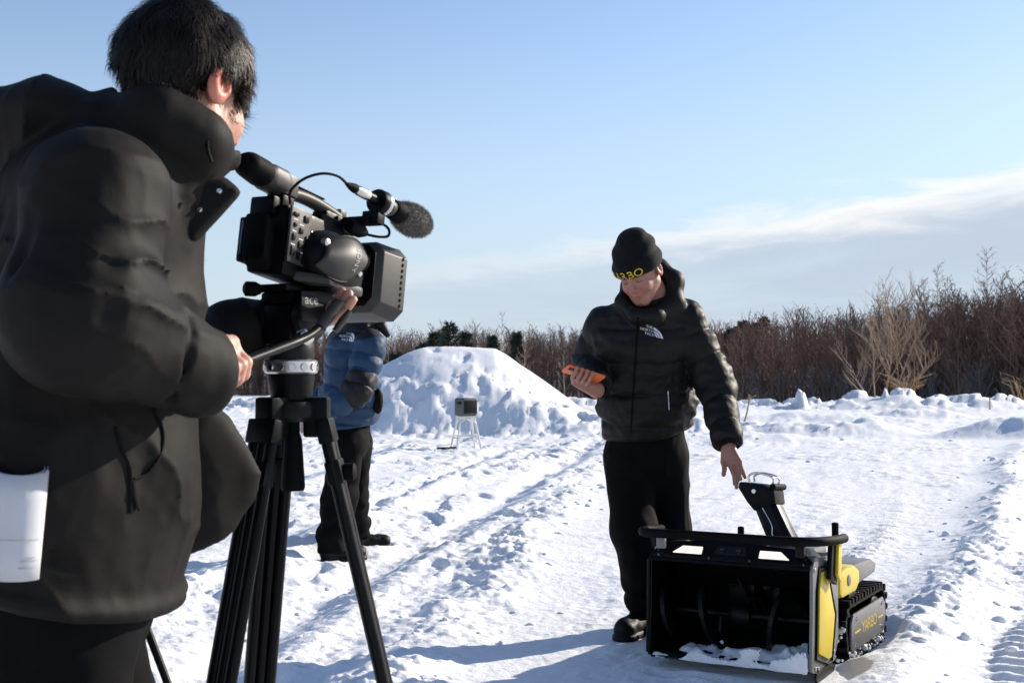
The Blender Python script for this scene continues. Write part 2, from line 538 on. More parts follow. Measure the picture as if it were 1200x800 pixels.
def snow_material(name, fine=1.0):
    m = bpy.data.materials.new(name); m.use_nodes = True
    N, L = m.node_tree.nodes, m.node_tree.links
    b = N['Principled BSDF']
    tc = N.new('ShaderNodeTexCoord')
    n1 = N.new('ShaderNodeTexNoise'); L.new(tc.outputs['Object'], n1.inputs['Vector'])
    n1.inputs['Scale'].default_value = 0.8; n1.inputs['Detail'].default_value = 6
    mx = N.new('ShaderNodeMix'); mx.data_type = 'RGBA'; L.new(n1.outputs[0], mx.inputs[0])
    mx.inputs[6].default_value = (0.74, 0.76, 0.785, 1); mx.inputs[7].default_value = (0.85, 0.855, 0.865, 1)
    L.new(mx.outputs[2], b.inputs['Base Color'])
    b.inputs['Roughness'].default_value = 0.62
    b.inputs['Specular IOR Level'].default_value = 0.28
    n2 = N.new('ShaderNodeTexNoise'); L.new(tc.outputs['Object'], n2.inputs['Vector'])
    n2.inputs['Scale'].default_value = 34; n2.inputs['Detail'].default_value = 6; n2.inputs['Roughness'].default_value = 0.68
    bp = N.new('ShaderNodeBump'); L.new(n2.outputs[0], bp.inputs['Height'])
    bp.inputs['Strength'].default_value = 0.5 * fine; bp.inputs['Distance'].default_value = 0.02
    L.new(bp.outputs[0], b.inputs['Normal'])
    return m


M['snow'] = snow_material('snow')
M['snow_smooth'] = snow_material('snow_smooth', 0.4)
# ================================================================== the setting
def ridge(x, y, xc, w, h, sharp=1.6):
    """windrow along the line x = xc(y)"""
    return h * np.exp(-np.abs((x - xc) / w) ** sharp)


def mound(x, y):
    """ploughed heap of snow, smooth on top"""
    cx, cy = -0.75, 27.0
    e = (x - cx) * 1.0
    # right flank long and straight, crown flat, left flank gentle with a low shoulder
    right = 1 - sstep(0.25, 1.0, e / 2.75) ** 0.85
    prof = np.where(e > 0, 1 - np.clip((e - 0.40) / 2.45, 0, 1) ** 1.18, 1 - np.clip((-e - 1.0) / 1.2, 0, 1) ** 1.5 * 0.30 - np.clip((-e - 2.0) / 2.4, 0, 1) * 0.70)
    sh = 0.10 * np.exp(-((x + 2.9) / 1.3) ** 2)
    f = np.clip(1 - ((y - cy) / 4.0) ** 2, 0, 1) ** 1.15
    lump = 0.13 * (fbm2(x, y, 1.1, 4, 7) - 0.5) + 0.08 * (fbm2(x, y, 4.2, 4, 9, 0.6) - 0.5) + 0.09 * sstep(0.52, 0.66, fbm2(x, y, 3.0, 3, 12)) * sstep(0.9, 0.4, 1.66 * prof)
    bite = -0.22 * np.exp(-(((x + 0.25) / 0.45) ** 2 + ((y - 24.9) / 0.8) ** 2))
    body = 1.70 * np.clip(prof - 0.035 * (e + 0.35) ** 2 * (np.abs(e + 0.35) < 1.3) - 0.059 * (np.abs(e + 0.35) >= 1.3), 0, 1) + sh
    front = sstep(26.6, 24.2, y)
    return np.where(f > 0, f * (body + bite * front) + f * lump * (0.10 + 1.3 * front * sstep(1.45, 0.8, f * 1.66 * np.clip(prof, 0, 1))) * np.clip(prof + 0.1, 0, 1), 0)


FLAT = []          # (x, y, radius, z): trodden places under feet and machine


def height(x, y):
    x = np.asarray(x, np.float32); y = np.asarray(y, np.float32)
    wx = x + 0.25 * (fbm2(x, y, 0.9, 3, 21) - 0.5); wy = y + 0.25 * (fbm2(x, y, 0.9, 3, 22) - 0.5)
    xa = -0.23 + 0.130 * (y - 5.7) + 0.20 * (noise2(y, y * 0, 0.6, 3) - 0.5)
    xb = 1.47 + 0.423 * (y - 4.54) + 0.16 * (noise2(y, y * 0, 0.9, 4) - 0.5)
    xd = -1.30 + 0.196 * (y - 8.0) + 0.5 * (noise2(y, y * 0, 0.5, 5) - 0.5)
    xe = 0.55 + 0.30 * (y - 5.0) + 0.3 * (noise2(y, y * 0, 0.4, 6) - 0.5)
    near = sstep(24, 16, y)
    ra = ridge(wx, y, xa, 0.20, 1, 1.7) * near; rb = ridge(wx, y, xb, 0.23, 1, 1.7) * near
    rd = ridge(wx, y, xd, 0.38, 1, 1.6) * near
    lane = sstep(0.25, 0.6, x - xa) * sstep(-0.25, -0.55, x - xb)            # packed lane where the robot runs
    lane2 = sstep(0.16, 0.34, x - xb)                                         # packed lane right of it
    left = 1 - sstep(-0.3, 0.3, x - xa)
    far = sstep(12, 22, y)
    rough = 0.62 * left + 0.30 * lane + 0.12 * lane2 * near + 0.95 * ra + 0.85 * rb + 0.5 * rd + 0.35 * far
    rough = rough * (0.15 + 2.4 * np.clip(fbm2(x, y, 0.8, 3, 31) - 0.22, 0, 1))
    mo = mound(x, y)
    rough = rough * (1 - 0.8 * sstep(0.1, 0.6, mo))
    z = 0.085 * (fbm2(x, y, 0.30, 3, 41) - 0.5)
    z = z + 0.045 * ra + 0.080 * rb + 0.075 * rd * (0.4 + noise2(x, y, 0.6, 8))
    # broken crust: clods with steep sides
    c1 = fbm2(wx, wy, 3.9, 4, 51, 0.6); c2 = fbm2(wx, wy, 13.0, 3, 61, 0.6)
    clod = sstep(0.46, 0.68, c1) * (0.35 + c1) + 0.42 * sstep(0.46, 0.70, c2)
    z = z + rough * (0.020 * clod + 0.030 * (c1 - 0.5) + 0.024 * (c2 - 0.5))
    z = z + (0.25 + 0.75 * np.clip(rough, 0, 1)) * 0.018 * (fbm2(x, y, 30, 2, 71) - 0.5)
    # drag streaks in the packed lane, along the lane
    al = (x - xe) * 0.957 - (y - 5) * 0.0
    z = z + lane * 0.022 * (fbm2(al * 5.0, y * 0.45, 1.0, 4, 81) - 0.5)
    for (r0, rs, rw, rh) in ((-1.9, 0.13, 0.16, 0.05), (-0.95, 0.15, 0.13, 0.045), (-2.9, 0.06, 0.2, 0.05)):
        xr = r0 + rs * (y - 5.7) + 0.25 * (noise2(y, y * 0, 0.45, 9) - 0.5)
        z = z - near * rh * np.exp(-((x - xr) / rw) ** 2) + near * rh * 0.7 * np.exp(-((x - xr - 2.1 * rw) / (rw * 0.8)) ** 2)
    # footprints / broken marks
    fp = sstep(0.66, 0.74, fbm2(x * 1.0, y * 0.55, 3.1, 2, 88)) * left
    z = z - 0.045 * fp
    # track marks of the machine: ladder of bars across the right lane
    s = (y + 0.423 * x) * 1.0
    lad = sstep(0.15, 0.75, np.sin(s * 2 * math.pi / 0.135 + 2.2 * noise2(x, y, 2.2, 14))) * sstep(0.22, 0.34, x - xb) * sstep(1.15, 1.0, x - xb)
    z = z + 0.032 * lad * sstep(11, 6, y) * (0.35 + 0.9 * noise2(x, y, 1.7, 15))
    # a second pair of faint tracks left of the right windrow
    lad2 = sstep(0.2, 0.8, np.sin(s * 2 * math.pi / 0.10 + 3 * noise2(x, y, 3, 16))) * np.exp(-((x - xb + 0.75) / 0.11) ** 2)
    z = z + 0.020 * lad2 * sstep(12, 7, y)
    z = z + mo
    # heaps at the foot of the mound and behind the man
    heap = np.exp(-((y - 24.0 - 0.02 * x) / 1.2) ** 2) * (0.55 + 0.45 * sstep(0.6, 1.8, x)) * sstep(-4.5, -2.5, x) * sstep(6.2, 3.2, x)
    z = z + heap * (0.08 + 0.50 * np.clip(fbm2(wx, wy, 1.5, 4, 91) - 0.34, 0, 1) + 0.12 * sstep(0.5, 0.62, fbm2(wx, wy, 3.4, 3, 92)))
    # bank at the far edge of the field
    yb = 42 + 2.0 * (noise2(x, x * 0, 0.12, 17) - 0.5)
    bank = np.exp(-np.abs((y - yb) / 1.9) ** 2.2) * sstep(-26, -20, x)
    ux = x / 42.0 * 1500 + 600
    hb = 0.26 + 0.30 * np.exp(-((ux - 1035) / 55) ** 2) + 0.10 * np.exp(-((ux - 1160) / 40) ** 2)
    z = z + bank * (hb * (0.55 + 0.9 * fbm2(x, y, 0.55, 3, 101)) + 0.32 * (sstep(0.46, 0.60, fbm2(wx, wy, 1.7, 3, 102)) - 0.3) * (0.4 + hb))
    # snow post left standing on the bank
    z = z + 0.52 * (1 - sstep(0.10, 0.26, np.hypot(x - 9.30, (y - 41.2) * 0.7)))
    # middle-distance bumps on the right
    for (bx, by, bw, bd, bh) in ((8.6, 22.2, 0.95, 0.7, 0.32), (5.9, 23.0, 1.3, 0.7, 0.30), (11.2, 24.0, 1.6, 0.9, 0.30), (3.6, 21.0, 1.5, 0.6, 0.14),
                                 (7.4, 31.0, 2.5, 0.9, 0.20), (10.6, 33.5, 1.2, 0.8, 0.24)):
        e = np.exp(-(((x - bx) / bw) ** 2 + ((y - by) / bd) ** 2) ** 1.3)
        z = z + e * bh * (0.4 + 1.2 * fbm2(wx, wy, 2.1, 3, 103))
    for (fx, fy, fr, fz) in FLAT:
        k = 1 - sstep(fr * 0.75, fr * 1.25, np.hypot(x - fx, y - fy))
        z = z * (1 - k) + (fz + (z - fz) * 0.15) * k
    return z


RB = (0.754, 4.49); RB_YAW = rad(29.5)                # machine: middle of its front edge, turn about z
RX = np.array([math.cos(RB_YAW), -math.sin(RB_YAW)]); RY = np.array([math.sin(RB_YAW), math.cos(RB_YAW)])
for lx in (-0.24, 0.24):
    for ly in (0.45, 0.6, 0.75, 0.9):
        q = np.array(RB) + RX * lx + RY * ly; FLAT.append((q[0], q[1], 0.16, 0.0))
for lx in (-0.25, -0.05, 0.15, 0.28):
    q = np.array(RB) + RX * lx + RY * 0.12; FLAT.append((q[0], q[1], 0.15, 0.02))
FEET = dict(man_r=(0.475, 5.22), man_l=(0.685, 5.45), blue_f=(-1.03, 7.38), blue_r=(-0.94, 7.88), op_r=(-0.63, 1.80), op_l=(-0.58, 2.08))
for k_, (fx_, fy_) in FEET.items(): FLAT.append((fx_, fy_, 0.17, 0.0))
FLAT += [(-0.93, 7.43, 0.13, 0.0), (-0.85, 7.94, 0.13, 0.0), (0.45, 5.15, 0.12, 0.0), (0.65, 5.33, 0.12, 0.0)]
STOOL = G(546, 527)
FLAT.append((STOOL[0], STOOL[1], 0.42, 0.02))
TRI = W(341, 430, 2.30)
TRI_FEET = []
for a_ in (0, 118, 236):
    TRI_FEET.append((TRI[0] + 0.285 * math.cos(rad(a_)), TRI[1] + 0.285 * math.sin(rad(a_))))
    FLAT.append((TRI_FEET[-1][0], TRI_FEET[-1][1], 0.10, 0.0))


def zat(x, y): return float(height(np.array([x]), np.array([y]))[0])


def snow_ground():
    # fine sheet: rows spaced in proportion to distance; wide enough for a step to either side
    dense = 760
    ys = np.concatenate([np.geomspace(1.3, 3.8, 70)[:-1], np.geomspace(3.8, 20, 620)[:-1], np.geomspace(20, 52, 180)]); nr = len(ys)
    sl = np.concatenate([-(0.62 + 2.2 * np.linspace(1, 0.02, 30) ** 1.6), np.linspace(-0.62, 0.62, dense), 0.62 + 2.2 * np.linspace(0.02, 1, 30) ** 1.6])
    X = np.outer(ys + 0.4, sl); Y = np.repeat(ys[:, None], len(sl), 1)
    Z = height(X.ravel(), Y.ravel())
    nc = len(sl)
    vid = np.arange(nr * nc).reshape(nr, nc)
    q = np.stack([vid[:-1, :-1], vid[:-1, 1:], vid[1:, 1:], vid[1:, :-1]], -1).reshape(-1, 4)
    Zg = Z.reshape(nr, nc)
    Zg[-1] = -0.3; Zg[:, 0] = -0.3; Zg[:, -1] = -0.3; Zg[0] = -0.3
    o = np_mesh('snow_ground', np.stack([X.ravel(), Y.ravel(), Zg.ravel()], 1), q, M['snow'])
    tag(o, None, None, kind='structure')
    return o


def wood_edge(u):
    """distance of the wood's near edge in the direction x/y = u"""
    return np.interp(u, [-1.2, -0.3, -0.1, 0.05, 0.18, 0.29, 0.40, 0.7, 1.5], [190, 185, 172, 150, 106, 84, 69, 55, 48])


def far_height(x, y):
    u = x / np.maximum(y, 1.0)
    d = y - wood_edge(u)
    rise = np.where(y > 40, sstep(4, 45, d) * np.interp(u, [-0.4, 0.1, 0.4, 1.0], [2.6, 2.8, 3.2, 4.5]), 0)
    return -0.16 - 1.15 * sstep(45, 56, y) + 0.10 * (fbm2(x, y, 0.05, 3, 5) - 0.5) + rise


def snow_field():
    r = np.concatenate([[0.0], np.geomspace(1.0, 2600, 130)])
    a = np.linspace(0, 2 * math.pi, 241)[:-1]
    R, A = np.meshgrid(r, a, indexing='ij')
    X, Y = R * np.sin(A), R * np.cos(A)
    Z = far_height(X.ravel(), Y.ravel())
    inner = (np.abs(X.ravel()) < 3.0 * (Y.ravel() + 0.5)) & (Y.ravel() > 0.5) & (Y.ravel() < 53)
    Z = np.where(inner, np.minimum(Z, -0.35), Z)
    nr, nc = R.shape
    vid = np.arange(nr * nc).reshape(nr, nc)
    b = np.roll(vid, -1, 1)
    q = np.stack([vid[:-1], vid[1:], b[1:], b[:-1]], -1).reshape(-1, 4)
    o = np_mesh('snow_field', np.stack([X.ravel(), Y.ravel(), Z], 1), q, M['snow_smooth'])
    u = X.ravel() / np.maximum(Y.ravel(), 1)
    wood = ((Y.ravel() - wood_edge(u) > -3) & (Y.ravel() > 30)).astype(float)
    me = o.data
    me.materials.append(M['scrub'])
    pm = (wood[q].mean(1) > 0.5).astype(np.int32)
    me.polygons.foreach_set('material_index', pm)
    tag(o, None, None, kind='structure')


snow_ground()
snow_field()


def snow_clods():
    """loose lumps thrown up by boots and blower, too many to count"""
    bm = bmesh.new(); bmesh.ops.create_icosphere(bm, subdivisions=2, radius=1)
    base = np.array([v.co for v in bm.verts]); tri = np.array([[v.index for v in f.verts] for f in bm.faces]); bm.free()
    n = 1500
    y = 2.6 * np.exp(RNG.random(n) * math.log(26 / 2.6)); x = (RNG.random(n) - 0.5) * 1.15 * (y + 0.4)
    xa = -0.23 + 0.130 * (y - 5.7); xb = 1.47 + 0.423 * (y - 4.54)
    keep = (x < xa + 0.3) | (np.abs(x - xb) < 0.4) | (RNG.random(n) < 0.10) | (y > 20)
    keep &= np.hypot(x - 0.9, y - 4.9) > 0.75
    keep &= RNG.random(n) < 0.55
    k2 = RNG.random(n) < 0.45                          # gather more along the windrows
    x = np.where(k2 & (y < 16), np.where(RNG.random(n) < 0.5, xa, xb) + RNG.normal(0, 0.2, n), x)
    x, y = x[keep], y[keep]; n = len(x)
    s = 0.008 + 0.022 * RNG.random(n) ** 3.5 + 0.0009 * y
    z = height(x, y)
    vs_, fs_ = [], []
    for i in range(n):
        q = base * (1 + 0.5 * (noise3(base, 1.3, i % 97)[:, None] - 0.5) * 1.6)
        q = q * np.array([1, 1, 0.4 + 0.3 * RNG.random()]) * s[i] * (0.8 + 0.4 * RNG.random(3))
        a = RNG.random() * 6.28; c, d = math.cos(a), math.sin(a)
        q = np.stack([q[:, 0] * c - q[:, 1] * d, q[:, 0] * d + q[:, 1] * c, q[:, 2]], 1) + [x[i], y[i], z[i] + s[i] * 0.05]
        fs_.append(tri + i * len(base)); vs_.append(q)
    o = np_mesh('snow_clods', np.concatenate(vs_), np.concatenate(fs_), M['snow'])
    tag(o, 'loose white snow clods scattered over the trampled snow', 'snow', kind='stuff')


snow_clods()


# ------------------------------------------------------------------ wood and trees
class Twigs:
    def __init__(s): s.v, s.f, s.n = [], [], 0

    def blade(s, a, b, w, tip=0.15):
        """a thin tapered three-sided stick from a to b"""
        a = np.asarray(a, float); b = np.asarray(b, float)
        t = unit(b - a); r = np.cross(t, [0.3, 0.8, 0.52]); r = unit(r); q = np.cross(t, r)
        for p, ww in ((a, w), (b, w * tip)):
            for k in range(3):
                an = k * 2.0944; s.v.append(p + (r * math.cos(an) + q * math.sin(an)) * ww)
        n = s.n
        for k in range(3):
            l = (k + 1) % 3
            s.f.append((n + k, n + l, n + 3 + l)); s.f.append((n + k, n + 3 + l, n + 3 + k))
        s.n += 6

    def flake(s, a, b, w):
        a = np.asarray(a, float); b = np.asarray(b, float)
        t = b - a; r = unit(np.cross(t, RNG.normal(size=3))) * w
        s.v += [a - r, a + r, b]; s.f.append((s.n, s.n + 1, s.n + 2)); s.n += 3

    def arrays(s): return np.array(s.v, np.float32), np.array(s.f, np.int32)


def tree_proto(h, spread, n_br, n_tw, up, trunk_w, seed, lean=0.02, sub=2, tw=0.010, light=False, rnd=False):
    """bare tree: returns (trunk arrays, crown arrays)"""
    r = np.random.default_rng(seed)
    tr, cr = Twigs(), Twigs()
    n = 7; pts = [np.zeros(3)]
    for i in range(n): pts.append(pts[-1] + np.array([r.normal(0, lean), r.normal(0, lean), 1.0]) * h / n)
    for i in range(n): tr.blade(pts[i], pts[i + 1], trunk_w * (1 - i / n) + 0.006, ((1 - (i + 1) / n) * trunk_w + 0.006) / ((1 - i / n) * trunk_w + 0.006))
    for b in range(n_br):
        t = 0.16 + 0.82 * (b + r.random()) / n_br
        k = min(int(t * n), n - 1); p = pts[k] + (pts[k + 1] - pts[k]) * (t * n - k)
        az = b * 2.4 + r.normal(0, 0.4); L = spread * (1.15 - t) * (0.6 + 0.7 * r.random()) + 0.22 * spread
        if rnd: L = spread * (0.35 + 0.65 * math.sin(math.pi * min(1, t ** 0.8))) * (0.5 + 0.7 * r.random())
        d = unit([math.cos(az), math.sin(az), up * (0.6 + 0.8 * r.random())])
        mid = p + d * L * 0.5; d2 = unit(d + np.array([0, 0, 0.35 * up]) + r.normal(0, 0.12, 3)); end = mid + d2 * L * 0.5
        w = trunk_w * 0.32 * (1.2 - t) + tw
        if light: cr.blade(p, end, w, 0.25); mid = (p + end) / 2
        else: cr.blade(p, mid, w, 0.7); cr.blade(mid, end, w * 0.7, 0.3)
        for q in range(n_tw):
            f = r.random(); s0 = p + (mid - p) * f * 2 if f < 0.5 else mid + (end - mid) * (f * 2 - 1)
            e = unit(d2 + r.normal(0, 0.55, 3) + np.array([0, 0, 0.25 * up])); l = L * (0.18 + 0.35 * r.random())
            tip = s0 + e * l
            if light: cr.flake(s0, tip, tw)
            else: cr.blade(s0, tip, tw * 0.8, 0.3)
            for z in range(sub):
                g = s0 + (tip - s0) * (0.2 + 0.7 * r.random()); e2 = unit(e + r.normal(0, 0.6, 3)); cr.flake(g, g + e2 * l * 0.55, tw * 0.7)
    return tr.arrays(), cr.arrays()


def place(ar, x, y, z, s, az):
    v, f = ar; c, d = math.cos(az) * s, math.sin(az) * s
    return np.stack([v[:, 0] * c - v[:, 1] * d + x, v[:, 0] * d + v[:, 1] * c + y, v[:, 2] * s + z], 1), f


def merge(parts):
    vs_, fs_, n = [], [], 0
    for v, f in parts: vs_.append(v); fs_.append(f + n); n += len(v)
    return np.concatenate(vs_), np.concatenate(fs_)


def forest():
    protos = []
    for i in range(6):
        t, c = tree_proto(7.0, 1.5 + 0.3 * (i % 3), 28, 5, 1.1 + 0.5 * (i % 2), 0.07, 100 + i, 0.035, 2, 0.020, True, True)
        protos.append(merge([t, c]))
    shrub = []
    for i in range(3):
        t, c = tree_proto(2.4, 1.0, 16, 5, 1.3, 0.03, 140 + i, 0.06, 1, 0.02, True)
        shrub.append(merge([t, c]))
    parts = []; sparts = []
    for k in range(2300):
        u = -0.52 + 1.2 * RNG.random()
        e = float(wood_edge(u)); dist = e + 42 * RNG.random() ** 1.5
        x, y = u * dist, dist
        z = float(far_height(np.array([x]), np.array([y]))[0])
        s = (0.70 + 0.34 * RNG.random()) * float(np.interp(u, [0.0, 0.12, 0.25, 0.4], [1.30, 1.14, 1.08, 1.17])) * (1 - 0.006 * (dist - e))
        parts.append(place(protos[RNG.integers(6)], x, y, z - 0.1, s, RNG.random() * 6.28))
    for k in range(700):
        u = -0.52 + 1.2 * RNG.random()
        e = float(wood_edge(u)); dist = e - 3 + 9 * RNG.random(); x, y = u * dist, dist
        z = float(far_height(np.array([x]), np.array([y]))[0])
        sparts.append(place(shrub[RNG.integers(3)], x, y, z - 0.05, 0.7 + 0.7 * RNG.random(), RNG.random() * 6.28))
    v, f = merge(parts)
    tag(np_mesh('forest', v, f, M['bark_brown'], smooth=False), 'dense brown leafless wood behind the snow field', 'forest', kind='stuff')
    v, f = merge(sparts)
    tag(np_mesh('undergrowth', v, f, M['bark_grey'], smooth=False), 'grey brown leafless scrub along the edge of the wood', 'scrub', kind='stuff')


forest()


def bare_tree(name, px, py_base, Y, h, spread, n_br, n_tw, up, tw_, seed, mt, label, cat='tree', group=None, lean=0.03, tw=0.012, z=None):
    p = W(px, py_base, Y)
    zz = (float(far_height(np.array([p[0]]), np.array([p[1]]))[0]) if Y > 45 else zat(p[0], p[1])) - 0.05 if z is None else z
    root = empty(name, (p[0], p[1], zz)); tag(root, label, cat, group)
    t, c = tree_proto(h, spread, n_br, n_tw, up, tw_, seed, lean, 3, tw)
    np_mesh('trunk', t[0], t[1], mt, root, False)
    np_mesh('crown', c[0], c[1], mt, root, False)
    return root


# pale many-stemmed tree on the bank
def pale_tree():
    p = W(1036, 466, 46.0); root = empty('bare_tree', (p[0], p[1], -0.25))
    tag(root, 'pale leafless tree with several stems standing alone behind the snow bank', 'tree')
    tr, cr = Twigs(), Twigs(); r = np.random.default_rng(77)

    def grow(a, d, L, w, lev):
        pts = [np.array(a, float)]; dd = unit(d)
        for i in range(4):
            dd = unit(dd + r.normal(0, 0.09, 3) + np.array([0, 0, 0.07])); pts.append(pts[-1] + dd * L / 4)
        for i in range(4): (tr if lev == 0 else cr).blade(pts[i], pts[i + 1], w * (1 - i * 0.2), 1 - 0.2 / (1 - i * 0.2))
        if lev >= 3: return
        nb = (8, 6, 5)[lev]
        for b in range(nb):
            t = 0.25 + 0.72 * (b + r.random()) / nb; k = min(int(t * 4), 3); q = pts[k] + (pts[k + 1] - pts[k]) * (t * 4 - k)
            az = r.random() * 6.28; side = np.array([math.cos(az), math.sin(az) * 0.7, 0.25])
            grow(q, unit(unit(dd) * 0.75 + side * 0.62), L * (0.50 - 0.12 * t) * (0.8 + 0.5 * r.random()), w * 0.5, lev + 1)
    for dx, dz, L, w in ((-0.10, 1, 3.75, 0.050), (0.10, 1, 3.7, 0.055), (-0.32, 1, 3.2, 0.040), (0.30, 1, 3.1, 0.036), (0.5, 0.9, 2.3, 0.034), (-0.55, 0.9, 2.2, 0.030)):
        grow((dx * 0.6, r.normal(0, 0.1), 0), (dx * 0.85, r.normal(0, 0.15), dz), L, w, 0)
    np_mesh('trunk', *tr.arrays(), M['bark_tan'], root, False); np_mesh('crown', *cr.arrays(), M['bark_tan'], root, False)


pale_tree()
# tall leafless larches that stand out of the wood's top line
for i, (px, Y, h, sp) in enumerate(((1100, 84, 9.6, 1.3), (1112, 90, 9.0, 1.2), (1158, 82, 10.4, 1.5), (1085, 92, 9.0, 1.1), (1176, 78, 8.6, 1.2), (1030, 96, 8.2, 1.1), (983, 104, 7.6, 1.1), (947, 112, 7.8, 1.2), (908, 118, 7.6, 1.1))):
    bare_tree('larch_tree', px, 470, Y, h + 0.2, sp, 64, 8, 0.75, 0.06, 300 + i, M['bark_brown'],
              ('tall thin leafless larch rising clear above the brown wood' if px > 1040 else 'short leafless larch just topping the brown wood line'), 'tree',
              'tall larches above the wood' if px > 1040 else 'short larches on the wood line', 0.010, 0.008)
for i, (px, Y, h, sp) in enumerate(((588, 120, 8.6, 1.3), (613, 128, 7.0, 1.8), (688, 112, 6.6, 1.3), (661, 118, 6.0, 1.1), (535, 130, 7.2, 1.5))):
    bare_tree('thin_tree', px, 470, Y, h, sp, 22, 4, 1.2, 0.07, 340 + i, M['bark_tan'] if i in (0, 1, 4) else M['bark_grey'],
              'thin leafless pale tree standing behind the big snow mound' if i in (0, 1, 4) else 'thin leafless grey tree in front of the wood behind the mound', 'tree',
              'thin pale trees behind the mound' if i in (0, 1, 4) else 'thin grey trees behind the mound', 0.05, 0.02)


def conifer(px, Y, h, w, seed, label, group, name='conifer_tree'):
    p = W(px, 470, Y); z = float(far_height(np.array([p[0]]), np.array([p[1]]))[0]) - 0.1
    root = empty(name, (p[0], p[1], z)); tag(root, label, 'tree', group)
    r = np.random.default_rng(seed); tr, cr = Twigs(), Twigs()
    tr.blade((0, 0, 0), (0, 0, h * 0.97), 0.13, 0.15)
    h = h + 0.2 - (1.5 if px > 800 else 1.2 if px < 480 else 0)
    nb = 95
    for b in range(nb):
        t = 0.22 + 0.78 * b / nb; az = b * 2.4 + r.normal(0, 0.3)
        L = w * (1 - t) ** 0.55 * (0.45 + 0.7 * r.random()) + 0.18
        a = np.array([0, 0, h * t]); e = a + np.array([math.cos(az) * L, math.sin(az) * L, L * (0.22 + 0.4 * (r.random() - 0.5))])
        cr.blade(a, e, 0.03, 0.3)
        for q in range(24):
            f = 0.30 + 0.75 * r.random(); s0 = a + (e - a) * f + r.normal(0, 0.07, 3)
            dd = unit(unit(e - a) + r.normal(0, 0.65, 3) + np.array([0, 0, 0.35])); cr.flake(s0, s0 + dd * (0.30 + 0.25 * r.random()), 0.075)
    np_mesh('trunk', *tr.arrays(), M['bark_brown'], root, False); np_mesh('crown', *cr.arrays(), M['needles'], root, False)


for i, (px, Y, h, w) in enumerate(((509, 122, 6.4, 1.5), (527, 118, 7.2, 1.6), (519, 125, 6.6, 1.5), (545, 120, 6.4, 1.2), (497, 126, 5.6, 1.5), (554, 126, 5.0, 1.2))):
    conifer(px, Y, h, w, 400 + i, 'dark green conifer in the clump behind the snow mound', 'conifers behind the mound')
for i, (px, Y, h, w) in enumerate(((463, 128, 5.8, 1.5), (471, 132, 4.8, 1.2), (455, 126, 4.9, 1.2))):
    conifer(px, Y, h, w, 420 + i, 'small dark conifer beside the blue padded jacket', 'small conifers by the blue jacket')
for i, (px, Y, h, w) in enumerate(((848, 128, 7.4, 1.4), (858, 130, 7.6, 1.4), (870, 132, 7.9, 1.6), (882, 130, 7.6, 1.4), (895, 133, 7.9, 1.4), (838, 132, 7.2, 1.4))):
    conifer(px, Y, h, w, 440 + i, 'dark conifer top in the row above the brown wood', 'row of conifers on the wood line')
conifer(606, 135, 7.0, 1.1, 461, 'single narrow conifer right of the pale trees behind the mound', None)
conifer(577, 140, 6.8, 1.2, 462, 'single dark conifer between the clump and the pale tree', None)


def reed_tuft(px, py, Y, label, n=26, h=0.8, seed=1):
    p = W(px, py, Y); r = np.random.default_rng(seed); t = Twigs()
    for i in range(n):
        a = r.random() * 6.28; l = h * (0.6 + 0.5 * r.random()); a0 = np.array([r.normal(0, 0.08), r.normal(0, 0.08), 0.0])
        m_ = a0 + np.array([math.cos(a) * l * 0.25, math.sin(a) * l * 0.25, l * 0.7]); e = m_ + np.array([math.cos(a) * l * 0.35, math.sin(a) * l * 0.3, l * 0.12])
        t.blade(a0, m_, 0.012, 0.8); t.blade(m_, e, 0.010, 0.3)
        for q in range(3): s0 = m_ + (e - m_) * r.random(); t.flake(s0, s0 + r.normal(0, 0.08, 3), 0.02)
    zz = zat(p[0], p[1]) if Y < 50 else -1.0
    o = np_mesh('reed_tuft', *t.arrays(), M['dry_reed'], None, False); o.location = (p[0], p[1], zz - 0.05)
    tag(o, label, 'grass')


reed_tuft(1062, 468, 47, 'bent tuft of dry straw-coloured grass beside the pale tree', 60, 1.5, 5)
reed_tuft(1199, 470, 46, 'dry orange-brown weed stalks by the blue shaded snow hump', 24, 1.5, 6)
# ================================================================== snow-blowing robot
def text_mesh(txt, size, mt=None, spacing=1.0, extrude=0.0):
    cu = bpy.data.curves.new('print', 'FONT'); cu.body = txt; cu.size = size; cu.align_x = 'CENTER'; cu.align_y = 'CENTER'
    cu.space_character = spacing; cu.extrude = extrude
    o = bpy.data.objects.new('print', cu); COL.objects.link(o)
    dg = bpy.context.evaluated_depsgraph_get(); me = bpy.data.meshes.new_from_object(o.evaluated_get(dg))
    bpy.data.objects.remove(o); bpy.data.curves.remove(cu)
    me.materials.clear()
    bm = bmesh.new(); bm.from_mesh(me); bmesh.ops.triangulate(bm, faces=bm.faces); bm.to_mesh(me); bm.free()
    return me


def warp_mesh(me, fn):
    for v in me.vertices: v.co = fn(v.co.x, v.co.y)
    me.update(); return me


def flat_text(txt, size, origin, ux, uy, mt, parent, name='lettering', spacing=1.0, stretch=1.0):
    o_, x_, y_ = (Vector(tuple(map(float, a))) for a in (origin, ux, uy))
    return link_mesh(name, warp_mesh(text_mesh(txt, size, spacing=spacing), lambda a, b: o_ + x_ * a * stretch + y_ * b), mt, parent)


def yz_prism(mb, pts, x0, x1): return mb.prism([(x0, y, z) for y, z in pts], (x1 - x0, 0, 0))


